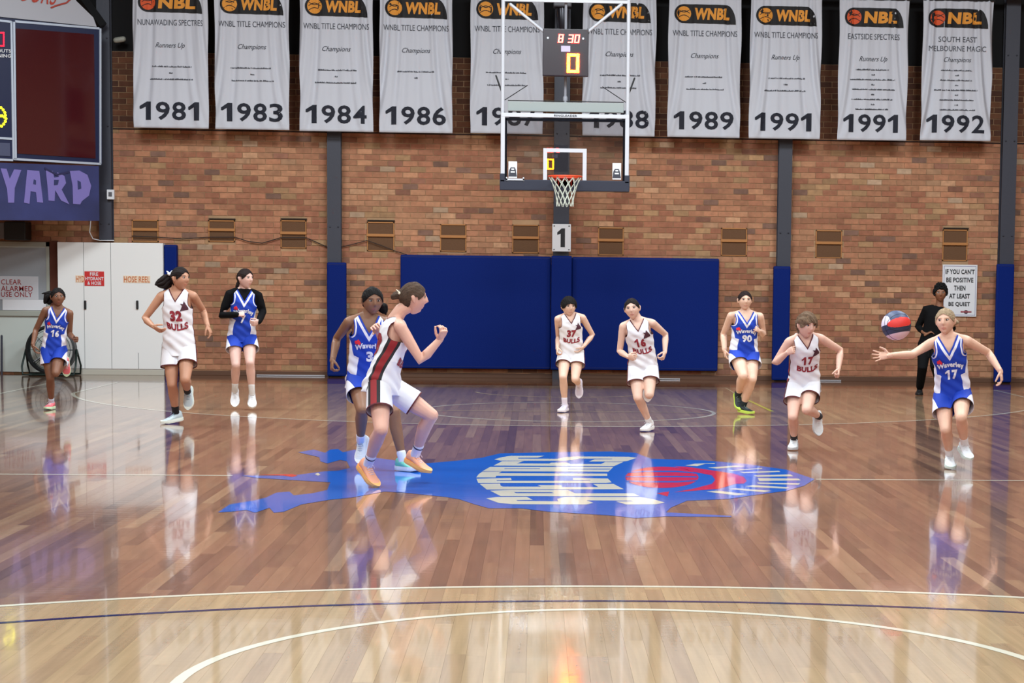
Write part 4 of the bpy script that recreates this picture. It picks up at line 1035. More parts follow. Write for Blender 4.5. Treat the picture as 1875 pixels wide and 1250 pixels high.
C_WH = fab('jersey_white', (232, 232, 236)); C_MAR = fab('trim_maroon', (92, 26, 34)); C_RED = fab('stripe_red', (138, 22, 28)); C_BLK = fab('stripe_black', (30, 24, 28))
C_BLU = fab('jersey_blue', (6, 56, 172)); C_LW = fab('panel_white', (228, 228, 238)); C_NUMR = fab('numeral_maroon', (142, 34, 48)); C_NUMW = fab('numeral_white', (226, 228, 236)); C_EMB = fab('emblem_dark', (74, 34, 48)); C_EMR = fab('emblem_red', (224, 40, 60))
C_BLACKC = mat('black_fabric', (11, 11, 13), .85, spec=.12); M_lace = mat('lace', (225, 225, 225), .7)
def skin_mat(i, c): return mat('skin_tone_%d' % i, tuple(v*f for v, f in zip(c, (.97, .985, 1.0))), .5, var=(9, .05), spec=.4)
def hair_mat(name, c): return mat('hair_'+name, tuple(v*.75 for v in c), .7, spec=.18, bump=(90, .7, (3, 3, .4)), var=(40, .25))

def frame(up, rh):
    up = nrm(up); r = nrm(np.asarray(rh)-up*np.dot(rh, up)); return np.column_stack([r, np.cross(up, r), up])
def Rz(d): a = math.radians(d); return np.array([[math.cos(a), -math.sin(a), 0], [math.sin(a), math.cos(a), 0], [0, 0, 1.0]])
def Rx(d): a = math.radians(d); return np.array([[1, 0, 0], [0, math.cos(a), -math.sin(a)], [0, math.sin(a), math.cos(a)]])
def Ry(d): a = math.radians(d); return np.array([[math.cos(a), 0, math.sin(a)], [0, 1, 0], [-math.sin(a), 0, math.cos(a)]])
def shoe_frame(hd, pt):
    h, p = math.radians(hd), math.radians(pt)
    f = np.array([math.sin(h)*math.cos(p), -math.cos(h)*math.cos(p), -math.sin(p)]); u = np.array([math.sin(h)*math.sin(p), -math.cos(h)*math.sin(p), math.cos(p)])
    return np.column_stack([np.cross(f, u), f, u])

def build_person(sp, idx):
    H = sp['H']; s = H/1.6; w = sp.get('w', 1.0); fat = sp.get('fat', 1.0)
    la, lf, lt, ls = .178*H, .150*H, .240*H, .240*H
    def skel(Y0):
        J = {}
        Pp = atY(*sp['P'], Y0); Mm = atY(*sp['M'], Y0+sp['lean']*s)
        up = nrm(Mm-Pp); kz = np.linalg.norm(Mm-Pp)/.452
        rp = Rz(sp['yp'])@Ry(-sp.get('tp', 0))@np.array([1.0, 0, 0]); rc = Rz(sp['yc'])@Ry(-sp.get('tc', 0))@np.array([1.0, 0, 0])
        Fp = frame(up*.6+np.array([0, 0, .4]), rp); Fc = frame(up, rc)
        def tm(p):
            lo = Pp+Fp@np.array([p[0]*s*w, p[1]*s*w, p[2]*kz]); hi = Mm+Fc@np.array([p[0]*s*w, p[1]*s*w, (p[2]-.452)*kz]); t = smooth01((p[2]-.02)/.33)
            return lo*(1-t)+hi*t
        J['tm'] = tm; J['Fp'] = Fp; J['Fc'] = Fc; J['P'] = Pp; J['M'] = Mm; J['kz'] = kz
        nk = tm(np.array([0, .012, .478])); J['N'] = nk
        hx, hy, hyaw, hpit, hrol = sp['head']
        J['H'] = atY(hx, hy, nk[1]+sp.get('hdy', -.03)*s); J['FH'] = Rz(hyaw)@Rx(-hpit)@Ry(-hrol) if False else Rz(hyaw)@Rx(hpit)@Ry(hrol)
        for k, sx in (('A', -1), ('B', 1)):
            sh = tm(np.array([sx*.158, .004, .420])); J['S'+k] = sh
            e = sp['arm'+k]; el = solve(sh, e[0], e[1], la, e[2]); wr = solve(el, e[3], e[4], lf, e[5]); ha = solve(wr, e[6], e[7], .085*s, e[8])
            J['E'+k], J['W'+k], J['D'+k] = el, wr, nrm(ha-wr)
            hp = tm(np.array([sx*.082, .004, -.01])); J['Hp'+k] = hp
            l = sp['leg'+k]; kn = solve(hp, l[0], l[1], lt, l[2]); an = solve(kn, l[3], l[4], ls, l[5]); J['K'+k], J['An'+k] = kn, an
            J['SF'+k] = shoe_frame(l[6], l[7])
        zs = []
        for k in 'AB':
            for q in ((0, -.055, -.085), (0, .12, -.086), (0, .165, -.078), (.04, .13, -.084), (-.04, .13, -.084)): zs.append((J['An'+k]+J['SF'+k]@(np.array(q)*s))[2])
        J['minz'] = min(zs); return J
    y = sp['Y']; a, b = y-2.5, y+2.5; lift = sp.get('lift', .005)
    best = None
    for k in range(61):
        yy = a+(b-a)*k/60; m_ = skel(yy)['minz']-lift
        if best is None or abs(m_) < best[0]: best = (abs(m_), yy)
    a, b = best[1]-.09, best[1]+.09
    for _ in range(24):
        c = (a+b)/2
        if skel(c)['minz']-lift > 0: a = c
        else: b = c
    Y0 = (a+b)/2; J = skel(Y0)
    print('person', sp['label'][:40], 'Y0 %.2f (guess %.2f) minz %.3f torso %.2f' % (Y0, y, J['minz'], J['kz']*.452), 'arms', [round(float(np.linalg.norm(J['E'+k]-J['S'+k])/la), 2) for k in 'AB'], [round(float(np.linalg.norm(J['W'+k]-J['E'+k])/lf), 2) for k in 'AB'], 'legs', [round(float(np.linalg.norm(J['K'+k]-J['Hp'+k])/lt), 2) for k in 'AB'], [round(float(np.linalg.norm(J['An'+k]-J['K'+k])/ls), 2) for k in 'AB'])
    tm = J['tm']; root_loc = (float(J['P'][0]), float(J['P'][1]), 0.0)
    root = empty('person', root_loc, sp['label'], 'person', sp['group'])
    skin = skin_mat(idx, sp['skin']); vox = sp.get('vox', .0075)
    # ---- body
    V, F = [], []
    def add(vf):
        b_ = len(V); V.extend([tuple(p) for p in vf[0]]); F.extend([tuple(i+b_ for i in f) for f in vf[1]])
    full = sp.get('full', False)
    tv, tf = loft([(z, hw*.97, df*.96, db*.96, yc) for z, hw, df, db, yc in TORSO], 28); add(([tm(np.array(p)) for p in tv], tf))
    for k, sx in (('A', -1), ('B', 1)):
        S_, E_, W_ = J['S'+k], J['E'+k], J['W'+k]
        r = s*fat
        add(tube([tm(np.array([sx*.045, .012, .470])), tm(np.array([sx*.095, .008, .446])), tm(np.array([sx*.130, .005, .432])), S_*.97+E_*.03], [.034*s, .038*s, .044*s, .047*r], 12))
        add(tube([S_, S_*.75+E_*.25, S_*.4+E_*.6, E_, E_*.72+W_*.28, E_*.3+W_*.7, W_, W_+J['D'+k]*.012*s], [.046*r, .044*r, .038*r, .0345*r, .037*r, .029*r, (.025*r, .021*r), (.025*s, .019*s)], 12))
        HP, K_, A_ = J['Hp'+k], J['K'+k], J['An'+k]; sf = J['SF'+k]
        back = nrm(np.cross(nrm(A_-K_), np.cross(nrm(A_-K_), nrm(K_-HP))))*1.0; 
        if np.linalg.norm(np.cross(nrm(A_-K_), nrm(K_-HP))) < .12: back = -sf[:, 1]
        if np.dot(back, sf[:, 1]) > 0.3: back = -back
        add(tube([HP*1.0, HP*.7+K_*.3, HP*.35+K_*.65, HP*.08+K_*.92, K_], [.076*r, .077*r, .067*r, .054*r, .051*r], 14))
        add(tube([K_, K_*.85+A_*.15+back*.006*s, K_*.68+A_*.32+back*.014*s, K_*.42+A_*.58+back*.008*s, K_*.15+A_*.85, A_, A_-sf[:, 2]*.03*s], [.050*r, .049*r, .053*r, .044*r, .033*r, .032*s, .03*s], 14))
    Hc = J['H']; FH = J['FH']; hs = s*1.02*sp.get('hs', 1.0)
    add(tube([J['N']-nrm(Hc-J['N'])*.02*s, J['N']*.6+Hc*.4+FH@np.array([0, .016, 0])*hs, Hc+FH@np.array([0, .020, -.045])*hs], [.056*s, .050*s, .053*s], 14))
    bv, bf = eval_mods(V, F, vox, 5, .5)
    BV = [tuple(p) for p in bv]; BF = list(bf); BMI = [0]*len(BF)
    # hands
    for k, sx in (('A', -1), ('B', 1)):
        hv, hf = HANDS[sp.get('hand'+k, 'relaxed')]; d = J['D'+k]
        inward = sp.get('palm'+k); inward = np.array(inward, float) if inward is not None else J['Fc']@np.array([-sx, .15, 0])
        n_ = nrm(inward-d*np.dot(inward, d)); th = np.cross(d, n_)*(1 if sx < 0 else -1)
        M3 = np.column_stack([th, d, n_])*s*.97
        b_ = len(BV); BV += [tuple(J['W'+k]+M3@p) for p in hv]; BF += [tuple(i+b_ for i in (f if sx > 0 else f[::-1])) for f in hf]; BMI += [0]*len(hf)
    # head with lips/brows as cut regions
    cl = Cloth([tuple(v) for v in HEADV], [tuple(v) for v in HEADV], HEADF)
    def g_lip(A):
        x, y, z = A[:, 0], A[:, 1], A[:, 2]; g = 1-((x/.023)**2+((z+.058)/(.0085 if not sp.get('mouth') else .011))**2); return np.where(y < -.05, g, -1)
    def g_brow(A):
        x, y, z = np.abs(A[:, 0]), A[:, 1], A[:, 2]; zc = .031-.25*np.maximum(x-.032, 0)+.1*np.minimum(x-.02, 0); g = np.minimum(1-((x-.031)/.0185)**2, 1-((z-zc)/.0042)**2); return np.where(y < -.04, g, -1)
    cl.zone(g_lip, 1); cl.zone(g_brow, 2)
    hv2, hf2, hmi = cl.out(ident)
    b_ = len(BV); BV += [tuple(Hc+FH@(p*hs)) for p in hv2]; BF += [tuple(i+b_ for i in f) for f in hf2]; BMI += hmi
    lip = mat('lip_%d' % idx, tuple(int(a_*.72+b2*.28) for a_, b2 in zip(sp['skin'], (150, 50, 55))), .4)
    hm = hair_mat(sp['hairname'], sp['hair'])
    body = mesh_obj('body', BV, BF, [skin, lip, mat('brow_%d' % idx, tuple(int(a_*.5+b2*.5) for a_, b2 in zip(sp['skin'], sp['hair'])), .6)], root, BMI, True)
    for sx in (-1, 1):
        mb = MB(); c = np.array([sx*.030, -.0735, .0115])
        v, f = loft([(z*.0070, math.sqrt(max(1-z*z, .02))*.0145, math.sqrt(max(1-z*z, .02))*.0080, .004, 0) for z in (-.95, -.7, -.3, 0, .3, .7, .95)], 14, 2)
        mb.add([Hc+FH@((np.array(p)+c)*hs) for p in v], f, 0)
        c2 = c+np.array([sp.get('gaze', 0)*.004, -.0065, 0])
        v, f = loft([(z*.0060, math.sqrt(max(1-z*z, .02))*.0068, .0028, .002, 0) for z in (-.95, -.5, 0, .5, .95)], 10, 2)
        mb.add([Hc+FH@((np.array(p)+c2)*hs) for p in v], f, 1)
        mb.add([Hc+FH@((np.array(p)+c+np.array([0, -.0042, .0060]))*hs) for p in [(-.018, .004, -.004), (0, -.004, .0005), (.018, .004, -.004), (.018, .005, .0005), (0, -.002, .0045), (-.018, .005, .0005)]], [(0, 1, 4, 5), (1, 2, 3, 4)], 2)
        mb.build('eye', [M_eye, M_iris, M_iris], root, True)
    # ---- hair
    hx = sp['hairstyle']; HV = [tuple(v) for v in HAIRV[:HAN]]; HF = HAIRF[:HAF]
    cl = Cloth(HV, HV, HF); fr = .052 if not hx.get('fringe') else .030; vol = hx.get('vol', .008)
    def g_hair(A):
        x, y, z = A[:, 0], A[:, 1], A[:, 2]
        front = fr+.010*np.cos(x*60)-np.maximum(np.abs(x)-.045, 0)*1.6; side = -.012+0*z; back = np.full_like(z, hx.get('nape', -.062))
        t1 = np.clip((y+.045)/.035, 0, 1); t2 = np.clip((y-.012)/.03, 0, 1)
        lim = front*(1-t1)+side*t1; lim = lim*(1-t2)+back*t2
        lim = np.where((y > -.02) & (y < .03) & (np.abs(x) > .05), np.maximum(lim, hx.get('ear', .022)), lim)
        return lim-z
    cl.zone(g_hair, 1, drop=True)
    rr = random.Random(idx)
    def hmap(p):
        q = p*1.0; l = np.linalg.norm(q); th_ = math.atan2(p[0], p[2]+.05); rg = math.sin(th_*38+6*math.sin(p[1]*18+idx))*.55+math.sin(th_*71+p[1]*40+idx)*.45; q = q/l*(l+vol+.0016*rg+(hx.get('rough', .0015))*math.sin(p[0]*(110)+p[2]*50+p[1]*60+idx)+ (vol*.8 if p[2] > .05 and hx.get('top') else 0))
        return Hc+FH@(q*hs)
    cl.A = cl.V; v, f, mi = cl.out(hmap); ho = mesh_obj('hair', v, f, hm, root, smooth=True)
    sd = ho.modifiers.new('s', 'SOLIDIFY'); sd.thickness = (vol+.006)*s; sd.offset = -1
    if hx.get('curls'):
        mb = MB(); rc_ = random.Random(5)
        for q in range(150):
            a_ = rc_.uniform(0, 2*PI); zz = rc_.uniform(-.02, .125); u = math.sqrt(max(0, 1-(zz/.135)**2)); p = np.array([.085*u*math.cos(a_), .100*u*math.sin(a_)+.006, zz])
            if p[1] < -.045 and zz < .055: continue
            mb.tube([Hc+FH@(p*hs*.92), Hc+FH@(p*hs*1.06)], rc_.uniform(.012, .019), 6)
        mb.build('curls', hm, root, True)
    for ti, (path, rad) in enumerate(hx.get('tails', [])):
        mb = MB(); pts = [Hc+np.array(p)*s for p in path]; n_ = len(pts); rr2 = random.Random(ti+idx)
        # smooth path
        dense = []
        for q in range(n_-1):
            for u in range(4):
                t = u/4; p0, p1, p2, p3 = pts[max(q-1, 0)], pts[q], pts[q+1], pts[min(q+2, n_-1)]
                dense.append(.5*((2*p1)+(-p0+p2)*t+(2*p0-5*p1+4*p2-p3)*t*t+(-p0+3*p1-3*p2+p3)*t**3))
        dense.append(pts[-1]); nd = len(dense)
        for st in range(9):
            o_ = np.array([rr2.uniform(-1, 1), rr2.uniform(-1, 1), rr2.uniform(-1, 1)])*.62 if st else np.zeros(3)
            R_ = [interp([(q/(len(rad)-1), rad[q]) for q in range(len(rad))], k/(nd-1))[0]*s for k in range(nd)]
            mb.tube([d_+o_*r_*(1+.5*k/nd) for k, (d_, r_) in enumerate(zip(dense, R_))], [r_*(.8 if not st else .42) for r_ in R_], 7)
        mb.build('ponytail' if len(path) > 2 else 'hair_bun', hm, root, True)
    for (p, c_, r_) in hx.get('ties', []):
        mb = MB(); q = Hc+np.array(p)*s
        mb.tube([q, q+np.array([-.03, 0, .025])*s], [.012*r_, .006*r_], 6); mb.tube([q, q+np.array([.02, 0, .03])*s], [.012*r_, .006*r_], 6); mb.tube([q+np.array([-.01, 0, 0])*s, q+np.array([.015, 0, -.005])*s], .016*r_, 8)
        mb.build('hair_tie', mat('tie_%d' % idx, c_, .6), root, True)
    # ---- clothing
    kit = sp['kit']
    ph = [random.Random(idx*7+q).uniform(0, 6) for q in range(4)]
    def wr(p, amt=1.0):
        x, y, z = p; f_ = .0055*math.sin(z*42+x*25*math.sin(ph[0])+ph[1])*math.sin(x*21+ph[2]+z*9)+.004*math.sin(z*75+ph[3]+x*50)
        f_ *= amt*(1.3 if z < .18 else .75); return np.array([x*(1+f_*4), y*(1+f_*7)+(0 if y > 0 else 0), z])
    def jmap(p): return tm(wr(p))
    if kit == 'black':
        cw = C_BLACKC
        V, F = [], []
        tv, tf = loft([(z, hw*.98, df, db, yc) for z, hw, df, db, yc in JERS[1:]], 28); add(([tm(np.array(p)) for p in tv], tf))
        for k, sx in (('A', -1), ('B', 1)):
            S_, E_, W_ = J['S'+k], J['E'+k], J['W'+k]
            add(tube([tm(np.array([sx*.09, .006, .446])), S_, S_*.4+E_*.6, E_, E_*.75+W_*.25, E_*.5+W_*.5], [.05*s, .060*s, .052*s, .048*s, .044*s, .038*s], 12))
        v, f = eval_mods(V, F, .010, 3, .5); mesh_obj('long_sleeved_shirt', v, f, cw, root, smooth=True)
        V, F = [], []
        tv, tf = loft([(z, hw*1.0, df*1.02, db*1.02, yc) for z, hw, df, db, yc in TORSO[:5]], 28); add(([tm(np.array(p)*np.array([1.06, 1.1, 1])) for p in tv], tf))
        for k in 'AB':
            HP, K_, A_ = J['Hp'+k], J['K'+k], J['An'+k]
            add(tube([HP, HP*.5+K_*.5, K_, K_*.5+A_*.5, A_*.9+K_*.1], [.095*s, .083*s, .067*s, .060*s, .052*s], 14, flat=False))
        v, f = eval_mods(V, F, .010, 3, .5); mesh_obj('trousers', v, f, mat('trouser_black', (10, 10, 12), .85, spec=.12), root, smooth=True)
    else:
        jw = sp.get('jw', 1.0); hem = sp.get('hem', -.085)
        nz, na = 84, 88; zs_ = [hem+(.4985-hem)*j/nz for j in range(nz+1)]
        rings = [(z,)+tuple(interp(JERS, z)) for z in zs_]
        rings = [(z, a_*jw, b2*jw, c_*jw, d_) for z, a_, b2, c_, d_ in rings]
        v, f = loft(rings, na, 2.3, cap=False)
        cl = Cloth(v, v, f)
        def g_arm(A):
            x, z, y = np.abs(A[:, 0]), A[:, 2], A[:, 1]
            lim = np.where(z > .31, .118+.045*np.exp(-(z-.31)/.022)+.010*np.clip((z-.40)/.07, 0, 1), .5); return (x-lim*jw)
        def g_neck(A):
            x, y, z = np.abs(A[:, 0]), A[:, 1], A[:, 2]; f_ = z-(sp.get('vneck', .388 if kit == 'white' else .362)+x*(1.35 if kit == 'white' else 1.5)); b2 = z-(.462+x*x*5.0)
            t = np.clip((y+.012)/.024, 0, 1); return f_*(1-t)+b2*t
        cl.zone(g_arm, 1, drop=True); cl.zone(g_neck, 1, drop=True)
        tw = .010 if kit == 'white' else .013
        if kit == 'blue':
            cl.zone(lambda A: g_neck(A)+.014+(A[:, 1] < 0)*.012, 9); 
            cl.parts.setdefault(9, []); V_ = cl
            cl.zone(lambda A: g_neck(A)+.034+(A[:, 1] < 0)*.030, 1)
            cl.zone(lambda A: np.where(A[:, 2] > .315, g_arm(A)+.008, -1), 9)
            cl.zone(lambda A: np.where(A[:, 2] > .312, g_arm(A)+.020, -1), 1)
            cl.parts[0] += cl.parts.pop(9)
            def g_side(A):
                x, z = np.abs(A[:, 0]), A[:, 2]
                b2 = np.interp(z, [-.15, 0.02, .10, .165, .17, .175, .25, .31, .33], [.108, .104, .098, .082, .084, .120, .136, .158, .3]); return x-b2*jw
            cl.zone(g_side, 2)
            mats_ = [C_BLU, C_LW, C_LW]
        else:
            cl.zone(lambda A: g_neck(A)+.008+(A[:, 1] < 0)*.008, 1)
            cl.zone(lambda A: np.where(A[:, 2] > .30, g_arm(A)+.005, -1), 1)
            st = sp.get('stripe', .034)
            def g_st(wd): return lambda A: np.where((np.abs(A[:, 0]) > .09) & (A[:, 2] < .375), wd-np.abs(A[:, 1]-.012-.03*(A[:, 2]-.1)), -1)
            cl.zone(g_st(st), 3); cl.zone(lambda A: np.where((np.abs(A[:, 0]) > .09), (st*.55)-np.abs(A[:, 1]-.012-.03*(A[:, 2]-.1)), -1), 4, src=3)
            mats_ = [C_WH, C_MAR, C_WH, C_BLK, C_RED]
        v, f, mi = cl.out(jmap)
        jo = mesh_obj('jersey', v, f, mats_, root, mi, True)
        sd = jo.modifiers.new('s', 'SOLIDIFY'); sd.thickness = .005; sd.offset = -1
        # lettering, projected onto the rest-pose cloth
        bv = BVHTree.FromPolygons([tuple(a_) for a_ in cl.A], [ff for fs in cl.parts.values() for ff in fs])
        def decal(name, s_, cx, cz, wd, ht, m_, arc=0.0, bold=.02, back=False, poly=None, off=.004, rot=0):
            if poly is None: Vt, Ft, _ = text2d(s_, bold, .07)
            else:
                bm = bmesh.new(); bm.faces.new([bm.verts.new((a_, b2, 0)) for a_, b2 in poly]); bmesh.ops.triangulate(bm, faces=bm.faces)
                for _ in range(3):
                    E_ = [e_ for e_ in bm.edges if e_.calc_length() > .3]
                    if E_: bmesh.ops.subdivide_edges(bm, edges=E_, cuts=1); bmesh.ops.triangulate(bm, faces=bm.faces)
                bm.verts.index_update(); Vt = [(v_.co.x, v_.co.y) for v_ in bm.verts]; Ft = [[v_.index for v_ in f_.verts] for f_ in bm.faces]; bm.free()
            out = []; sgn = 1 if back else -1
            for u, t in Vt:
                x_ = (u-.5)*wd; z_ = (t-.5)*ht; z_ += arc*(x_/(wd/2))**2; x_ += rot*z_
                X_ = cx+(x_ if not back else -x_); Z_ = cz+z_
                h_ = bv.ray_cast(Vector((X_, sgn*.5, Z_)), Vector((0, -sgn, 0)))
                p = np.array(h_[0]) if h_[0] is not None else np.array([X_, sgn*.05, Z_])
                n__ = np.array([0, sgn, 0]) if h_[1] is None else np.array(h_[1])*(1 if np.dot(np.array(h_[1]), [0, sgn, 0]) > 0 else -1)
                out.append(tm(wr(p)+n__*off))
            mb = MB(); mb.add(out, Ft); return mb.build(name, m_, jo)
        num = sp['num']
        if kit == 'white':
            decal('number', num, 0.0, .258, .118 if len(num) > 1 else .055, .092, C_NUMR, bold=.06)
            decal('team_lettering', 'BULLS', 0.005, .160, .205, .058, C_NUMR, arc=.022, bold=.05)
            decal('chest_emblem', None, .082, .340, .078, .085, C_EMB, poly=[(0, 0), (1, .16), (1, .34), (.66, .42), (.80, .62), (.52, 1), (.40, .72), (.06, .76), (.30, .54), (.16, .28)])
            decal('back_number', num, 0.0, .27, .17, .17, C_NUMR, bold=.05, back=True)
        else:
            decal('team_lettering', 'Waverley', 0.0, .262, .225, .058, C_NUMW, arc=-.028, bold=.04)
            decal('number', num, 0.004, .178, .108 if len(num) > 1 else .055, .084, C_NUMW, bold=.05)
            decal('chest_emblem', None, -.088, .290, .046, .046, C_EMR, poly=[(0, .3), (.2, .1), (.5, .2), (.8, 0), (1, .4), (.8, .7), (.55, 1), (.3, .75), (.05, .7)], off=.006)
            decal('back_number', num, 0.0, .27, .17, .17, C_NUMW, bold=.05, back=True)
        if sp.get('sleeves'):
            V, F = [], []
            for k, sx in (('A', -1), ('B', 1)):
                S_, E_, W_ = J['S'+k], J['E'+k], J['W'+k]
                add(tube([tm(np.array([sx*.09, .006, .446])), S_, S_*.4+E_*.6, E_, E_*.3+W_*.7, W_], [.052*s, .060*s, .053*s, .046*s, .041*s, .032*s], 12))
            tv, tf = loft([(z+.003, hw*1.07, df*1.10, db*1.10, yc) for z, hw, df, db, yc in TORSO[6:]], 28); add(([tm(np.array(p)) for p in tv], tf))
            v, f = eval_mods(V, F, .009, 3, .5); mesh_obj('undershirt', v, f, C_BLACKC, root, smooth=True)
        # shorts
        V, F = [], []; hl = sp.get('short', .50)+.05
        tv, tf = loft([(z, hw*1.05, df*1.06, db*1.06, yc) for z, hw, df, db, yc in TORSO[1:5]], 28); add(([tm(np.array(p)) for p in tv], tf))
        ax = {}
        for k, sx in (('A', -1), ('B', 1)):
            HP, K_ = J['Hp'+k], J['K'+k]; d = nrm(K_-HP); Lh = lt*hl; ax[k] = (HP, d, Lh)
            side = J['Fp']@np.array([sx*.008*s, 0, 0])
            add(tube([HP-d*.0, HP+d*Lh*.5+side, HP+d*(Lh-.004)+side*1.5, HP+d*(Lh+.012)+side*1.5], [.089*s*fat, .092*s*fat, .098*s*fat, .099*s*fat], 20, flat=True))
        v, f = eval_mods(V, F, .0085, 2, .4)
        v = np.array(v); n_ = len(v)
        tA = [(v-ax[k][0])@ax[k][1]-ax[k][2] for k in 'AB']
        rA = []
        for k in 'AB':
            q = v-ax[k][0]; t_ = q@ax[k][1]; rA.append(np.linalg.norm(q-np.outer(t_, ax[k][1]), axis=1))
        nearA = rA[0]-rA[1] < 0
        tt = np.where(nearA, tA[0], tA[1]); tcap = np.where(np.minimum(rA[0], rA[1]) < .14*s, tt, -1)
        A = np.column_stack([tcap, np.where(nearA, -1.0, 1.0), np.zeros(n_)])
        Cn = np.array([J['P']]); loc = (v-Cn)@J['Fp']
        # lateral / front coordinates around each thigh
        lat = np.zeros(n_); fro = np.zeros(n_)
        for k, sx, msk in (('A', -1, nearA), ('B', 1, ~nearA)):
            q = v-ax[k][0]; d = ax[k][1]; rgt = J['Fp'][:, 0]; rgt = nrm(rgt-d*np.dot(rgt, d)); bk = np.cross(rgt, d)*1.0
            if np.dot(bk, J['Fp'][:, 1]) < 0: bk = -bk
            lat[msk] = (q@rgt)[msk]*sx; fro[msk] = (q@bk)[msk]
        A2 = np.column_stack([tcap, lat, fro])
        c2 = Cloth([tuple(p) for p in v], [tuple(p) for p in A2], f)
        c2.zone(lambda A: A[:, 0]+.0005, 9, drop=True)
        hw_ = .011*s
        if kit == 'white':
            c2.zone(lambda A: A[:, 0]+hw_, 1)
            st = sp.get('stripe', .034)*s
            c2.zone(lambda A: np.where(A[:, 1] > .045*s, st-np.abs(A[:, 2]), -1), 3); c2.zone(lambda A: np.where(A[:, 1] > .03*s, st*.5-np.abs(A[:, 2]), -1), 4, src=3)
            ms = [C_WH, C_MAR, C_WH, C_BLK, C_RED]
        else:
            c2.zone(lambda A: np.where(A[:, 1] > 0, A[:, 1]-(.080*s*fat-(A[:, 0]+.11)*.25*(A[:, 0] < 0)), -1), 2)
            ms = [C_BLU, C_LW, C_LW]
        v3, f3, mi = c2.out(ident)
        v3 = [p+nrm(np.array([1, 1, 0]))*0 for p in v3]
        so = mesh_obj('shorts', v3, f3, ms, root, mi, True)
        sd = so.modifiers.new('s', 'SOLIDIFY'); sd.thickness = .003; sd.offset = -1
    # ---- socks and shoes
    so_, sh_ = sp['sock'], sp['shoe']
    for k, sx in (('A', -1), ('B', 1)):
        K_, A_ = J['K'+k], J['An'+k]; sf = J['SF'+k]; up_ = nrm(K_-A_); shc = sh_[0 if k == 'A' else 1] if isinstance(sh_[0], tuple) else sh_
        mb = MB(); hgt = sp.get('sockh', .07)*s
        mb.tube([A_-sf[:, 2]*.03*s, A_, A_+up_*hgt*.5, A_+up_*hgt], [.035*s, .036*s*fat**.3, .0355*s*fat**.4, .038*s*fat**.5], 16)
        sk = mb.build('sock', mat('sock_%d_%d_%d' % so_, so_, .85), root, True)
        if sp.get('sockband'):
            mb = MB(); mb.tube([A_+up_*hgt*.80, A_+up_*hgt*.92], [.0385*s*fat**.5, .039*s*fat**.5], 16, flat=True); mb.build('sock_band', mat('sock_band_%d' % idx, sp['sockband'], .85), sk, True)
        secs = [(-.064, .012, -.030, -.058), (-.058, .026, .012, -.062), (-.045, .033, .020, -.062), (-.02, .037, .020, -.062), (.008, .039, .012, -.062), (.03, .041, -.006, -.062), (.06, .044, -.022, -.062), (.09, .047, -.033, -.062), (.12, .046, -.042, -.062), (.145, .040, -.048, -.061), (.165, .028, -.054, -.060), (.176, .012, -.058, -.0595)]
        V, F = [], []; n_ = 18
        for (y_, hw, zt_, zb_) in secs:
            for q in range(n_):
                a_ = 2*PI*q/n_; c, s1 = math.cos(a_), math.sin(a_); hh = (zt_-zb_)/2; x_ = hw*math.copysign(abs(c)**.8, c)*(1-.30*max(0, s1)*min(1, hh/.03)); V.append((x_, y_, (zt_+zb_)/2+hh*math.copysign(abs(s1)**.8, s1)))
        m_ = len(secs); F = [(i*n_+q, i*n_+(q+1) % n_, (i+1)*n_+(q+1) % n_, (i+1)*n_+q) for i in range(m_-1) for q in range(n_)]+[tuple(reversed(range(n_))), tuple((m_-1)*n_+q for q in range(n_))]
        shoe = fixn(mesh_obj('shoe', [A_+sf@(np.array(p)*s) for p in V], F, mat('shoe_%d_%d_%d' % tuple(shc[:3]), tuple(shc[:3]), .6, bump=(90, .2)), root, smooth=True))
        secs2 = [(-.070, .010), (-.066, .022), (-.055, .033), (-.03, .039), (.0, .039), (.03, .040), (.06, .046), (.09, .051), (.12, .050), (.145, .044), (.165, .032), (.180, .014), (.184, .006)]
        V = []; 
        for (y_, hw) in secs2:
            tz = -.085+max(0, y_-.12)*.22+max(0, -.045-y_)*.35; 
            V += [(-hw, y_, tz), (hw, y_, tz), (hw*1.05, y_, tz+.014), (hw, y_, -.050), (-hw, y_, -.050), (-hw*1.05, y_, tz+.014)]
        m_ = len(secs2); F = [(i*6+q, i*6+(q+1) % 6, (i+1)*6+(q+1) % 6, (i+1)*6+q) for i in range(m_-1) for q in range(6)]+[(5, 4, 3, 2, 1, 0), tuple((m_-1)*6+q for q in range(6))]
        sc3 = sp['sole']
        fixn(mesh_obj('sole', [A_+sf@(np.array(p)*s) for p in V], F, mat('sole_%d_%d_%d' % sc3, sc3, .5), shoe))
        mb = MB()
        for q, y_ in enumerate((.035, .05, .065, .08)):
            zt_ = interp([(a_[0], a_[2]) for a_ in secs], y_)[0]+.003; mb.tube([A_+sf@(np.array([-.022, y_-.004, zt_-.006])*s), A_+sf@(np.array([0, y_, zt_])*s), A_+sf@(np.array([.022, y_-.004, zt_-.006])*s)], .0028*s, 5)
        for sg in (-1, 1): mb.tube([A_+sf@(np.array([0, .03, .000])*s), A_+sf@(np.array([.02*sg, .035, .012])*s), A_+sf@(np.array([.034*sg, .045, -.006])*s)], .0026*s, 5)
        lc = sp.get('lace', (222, 222, 226)); mb.build('laces', mat('lace_%d_%d_%d' % lc, lc, .8), shoe, True)
        if len(sp.get('swoosh', ())) == 3:
            mb = MB(); cs = sp['swoosh']
            for sg in (-1, 1): mb.add([A_+sf@(np.array([sg*(x_)*1.03, y_, z_])*s) for x_, y_, z_ in ((.0425, .01, -.045), (.046, .07, -.05), (.045, .06, -.040), (.040, -.03, -.02), (.0405, .0, -.03))], [(0, 1, 2, 4), (0, 4, 3)])
            mb.build('shoe_stripe', mat('shoe_stripe_%d' % idx, cs, .5), shoe)
    return J

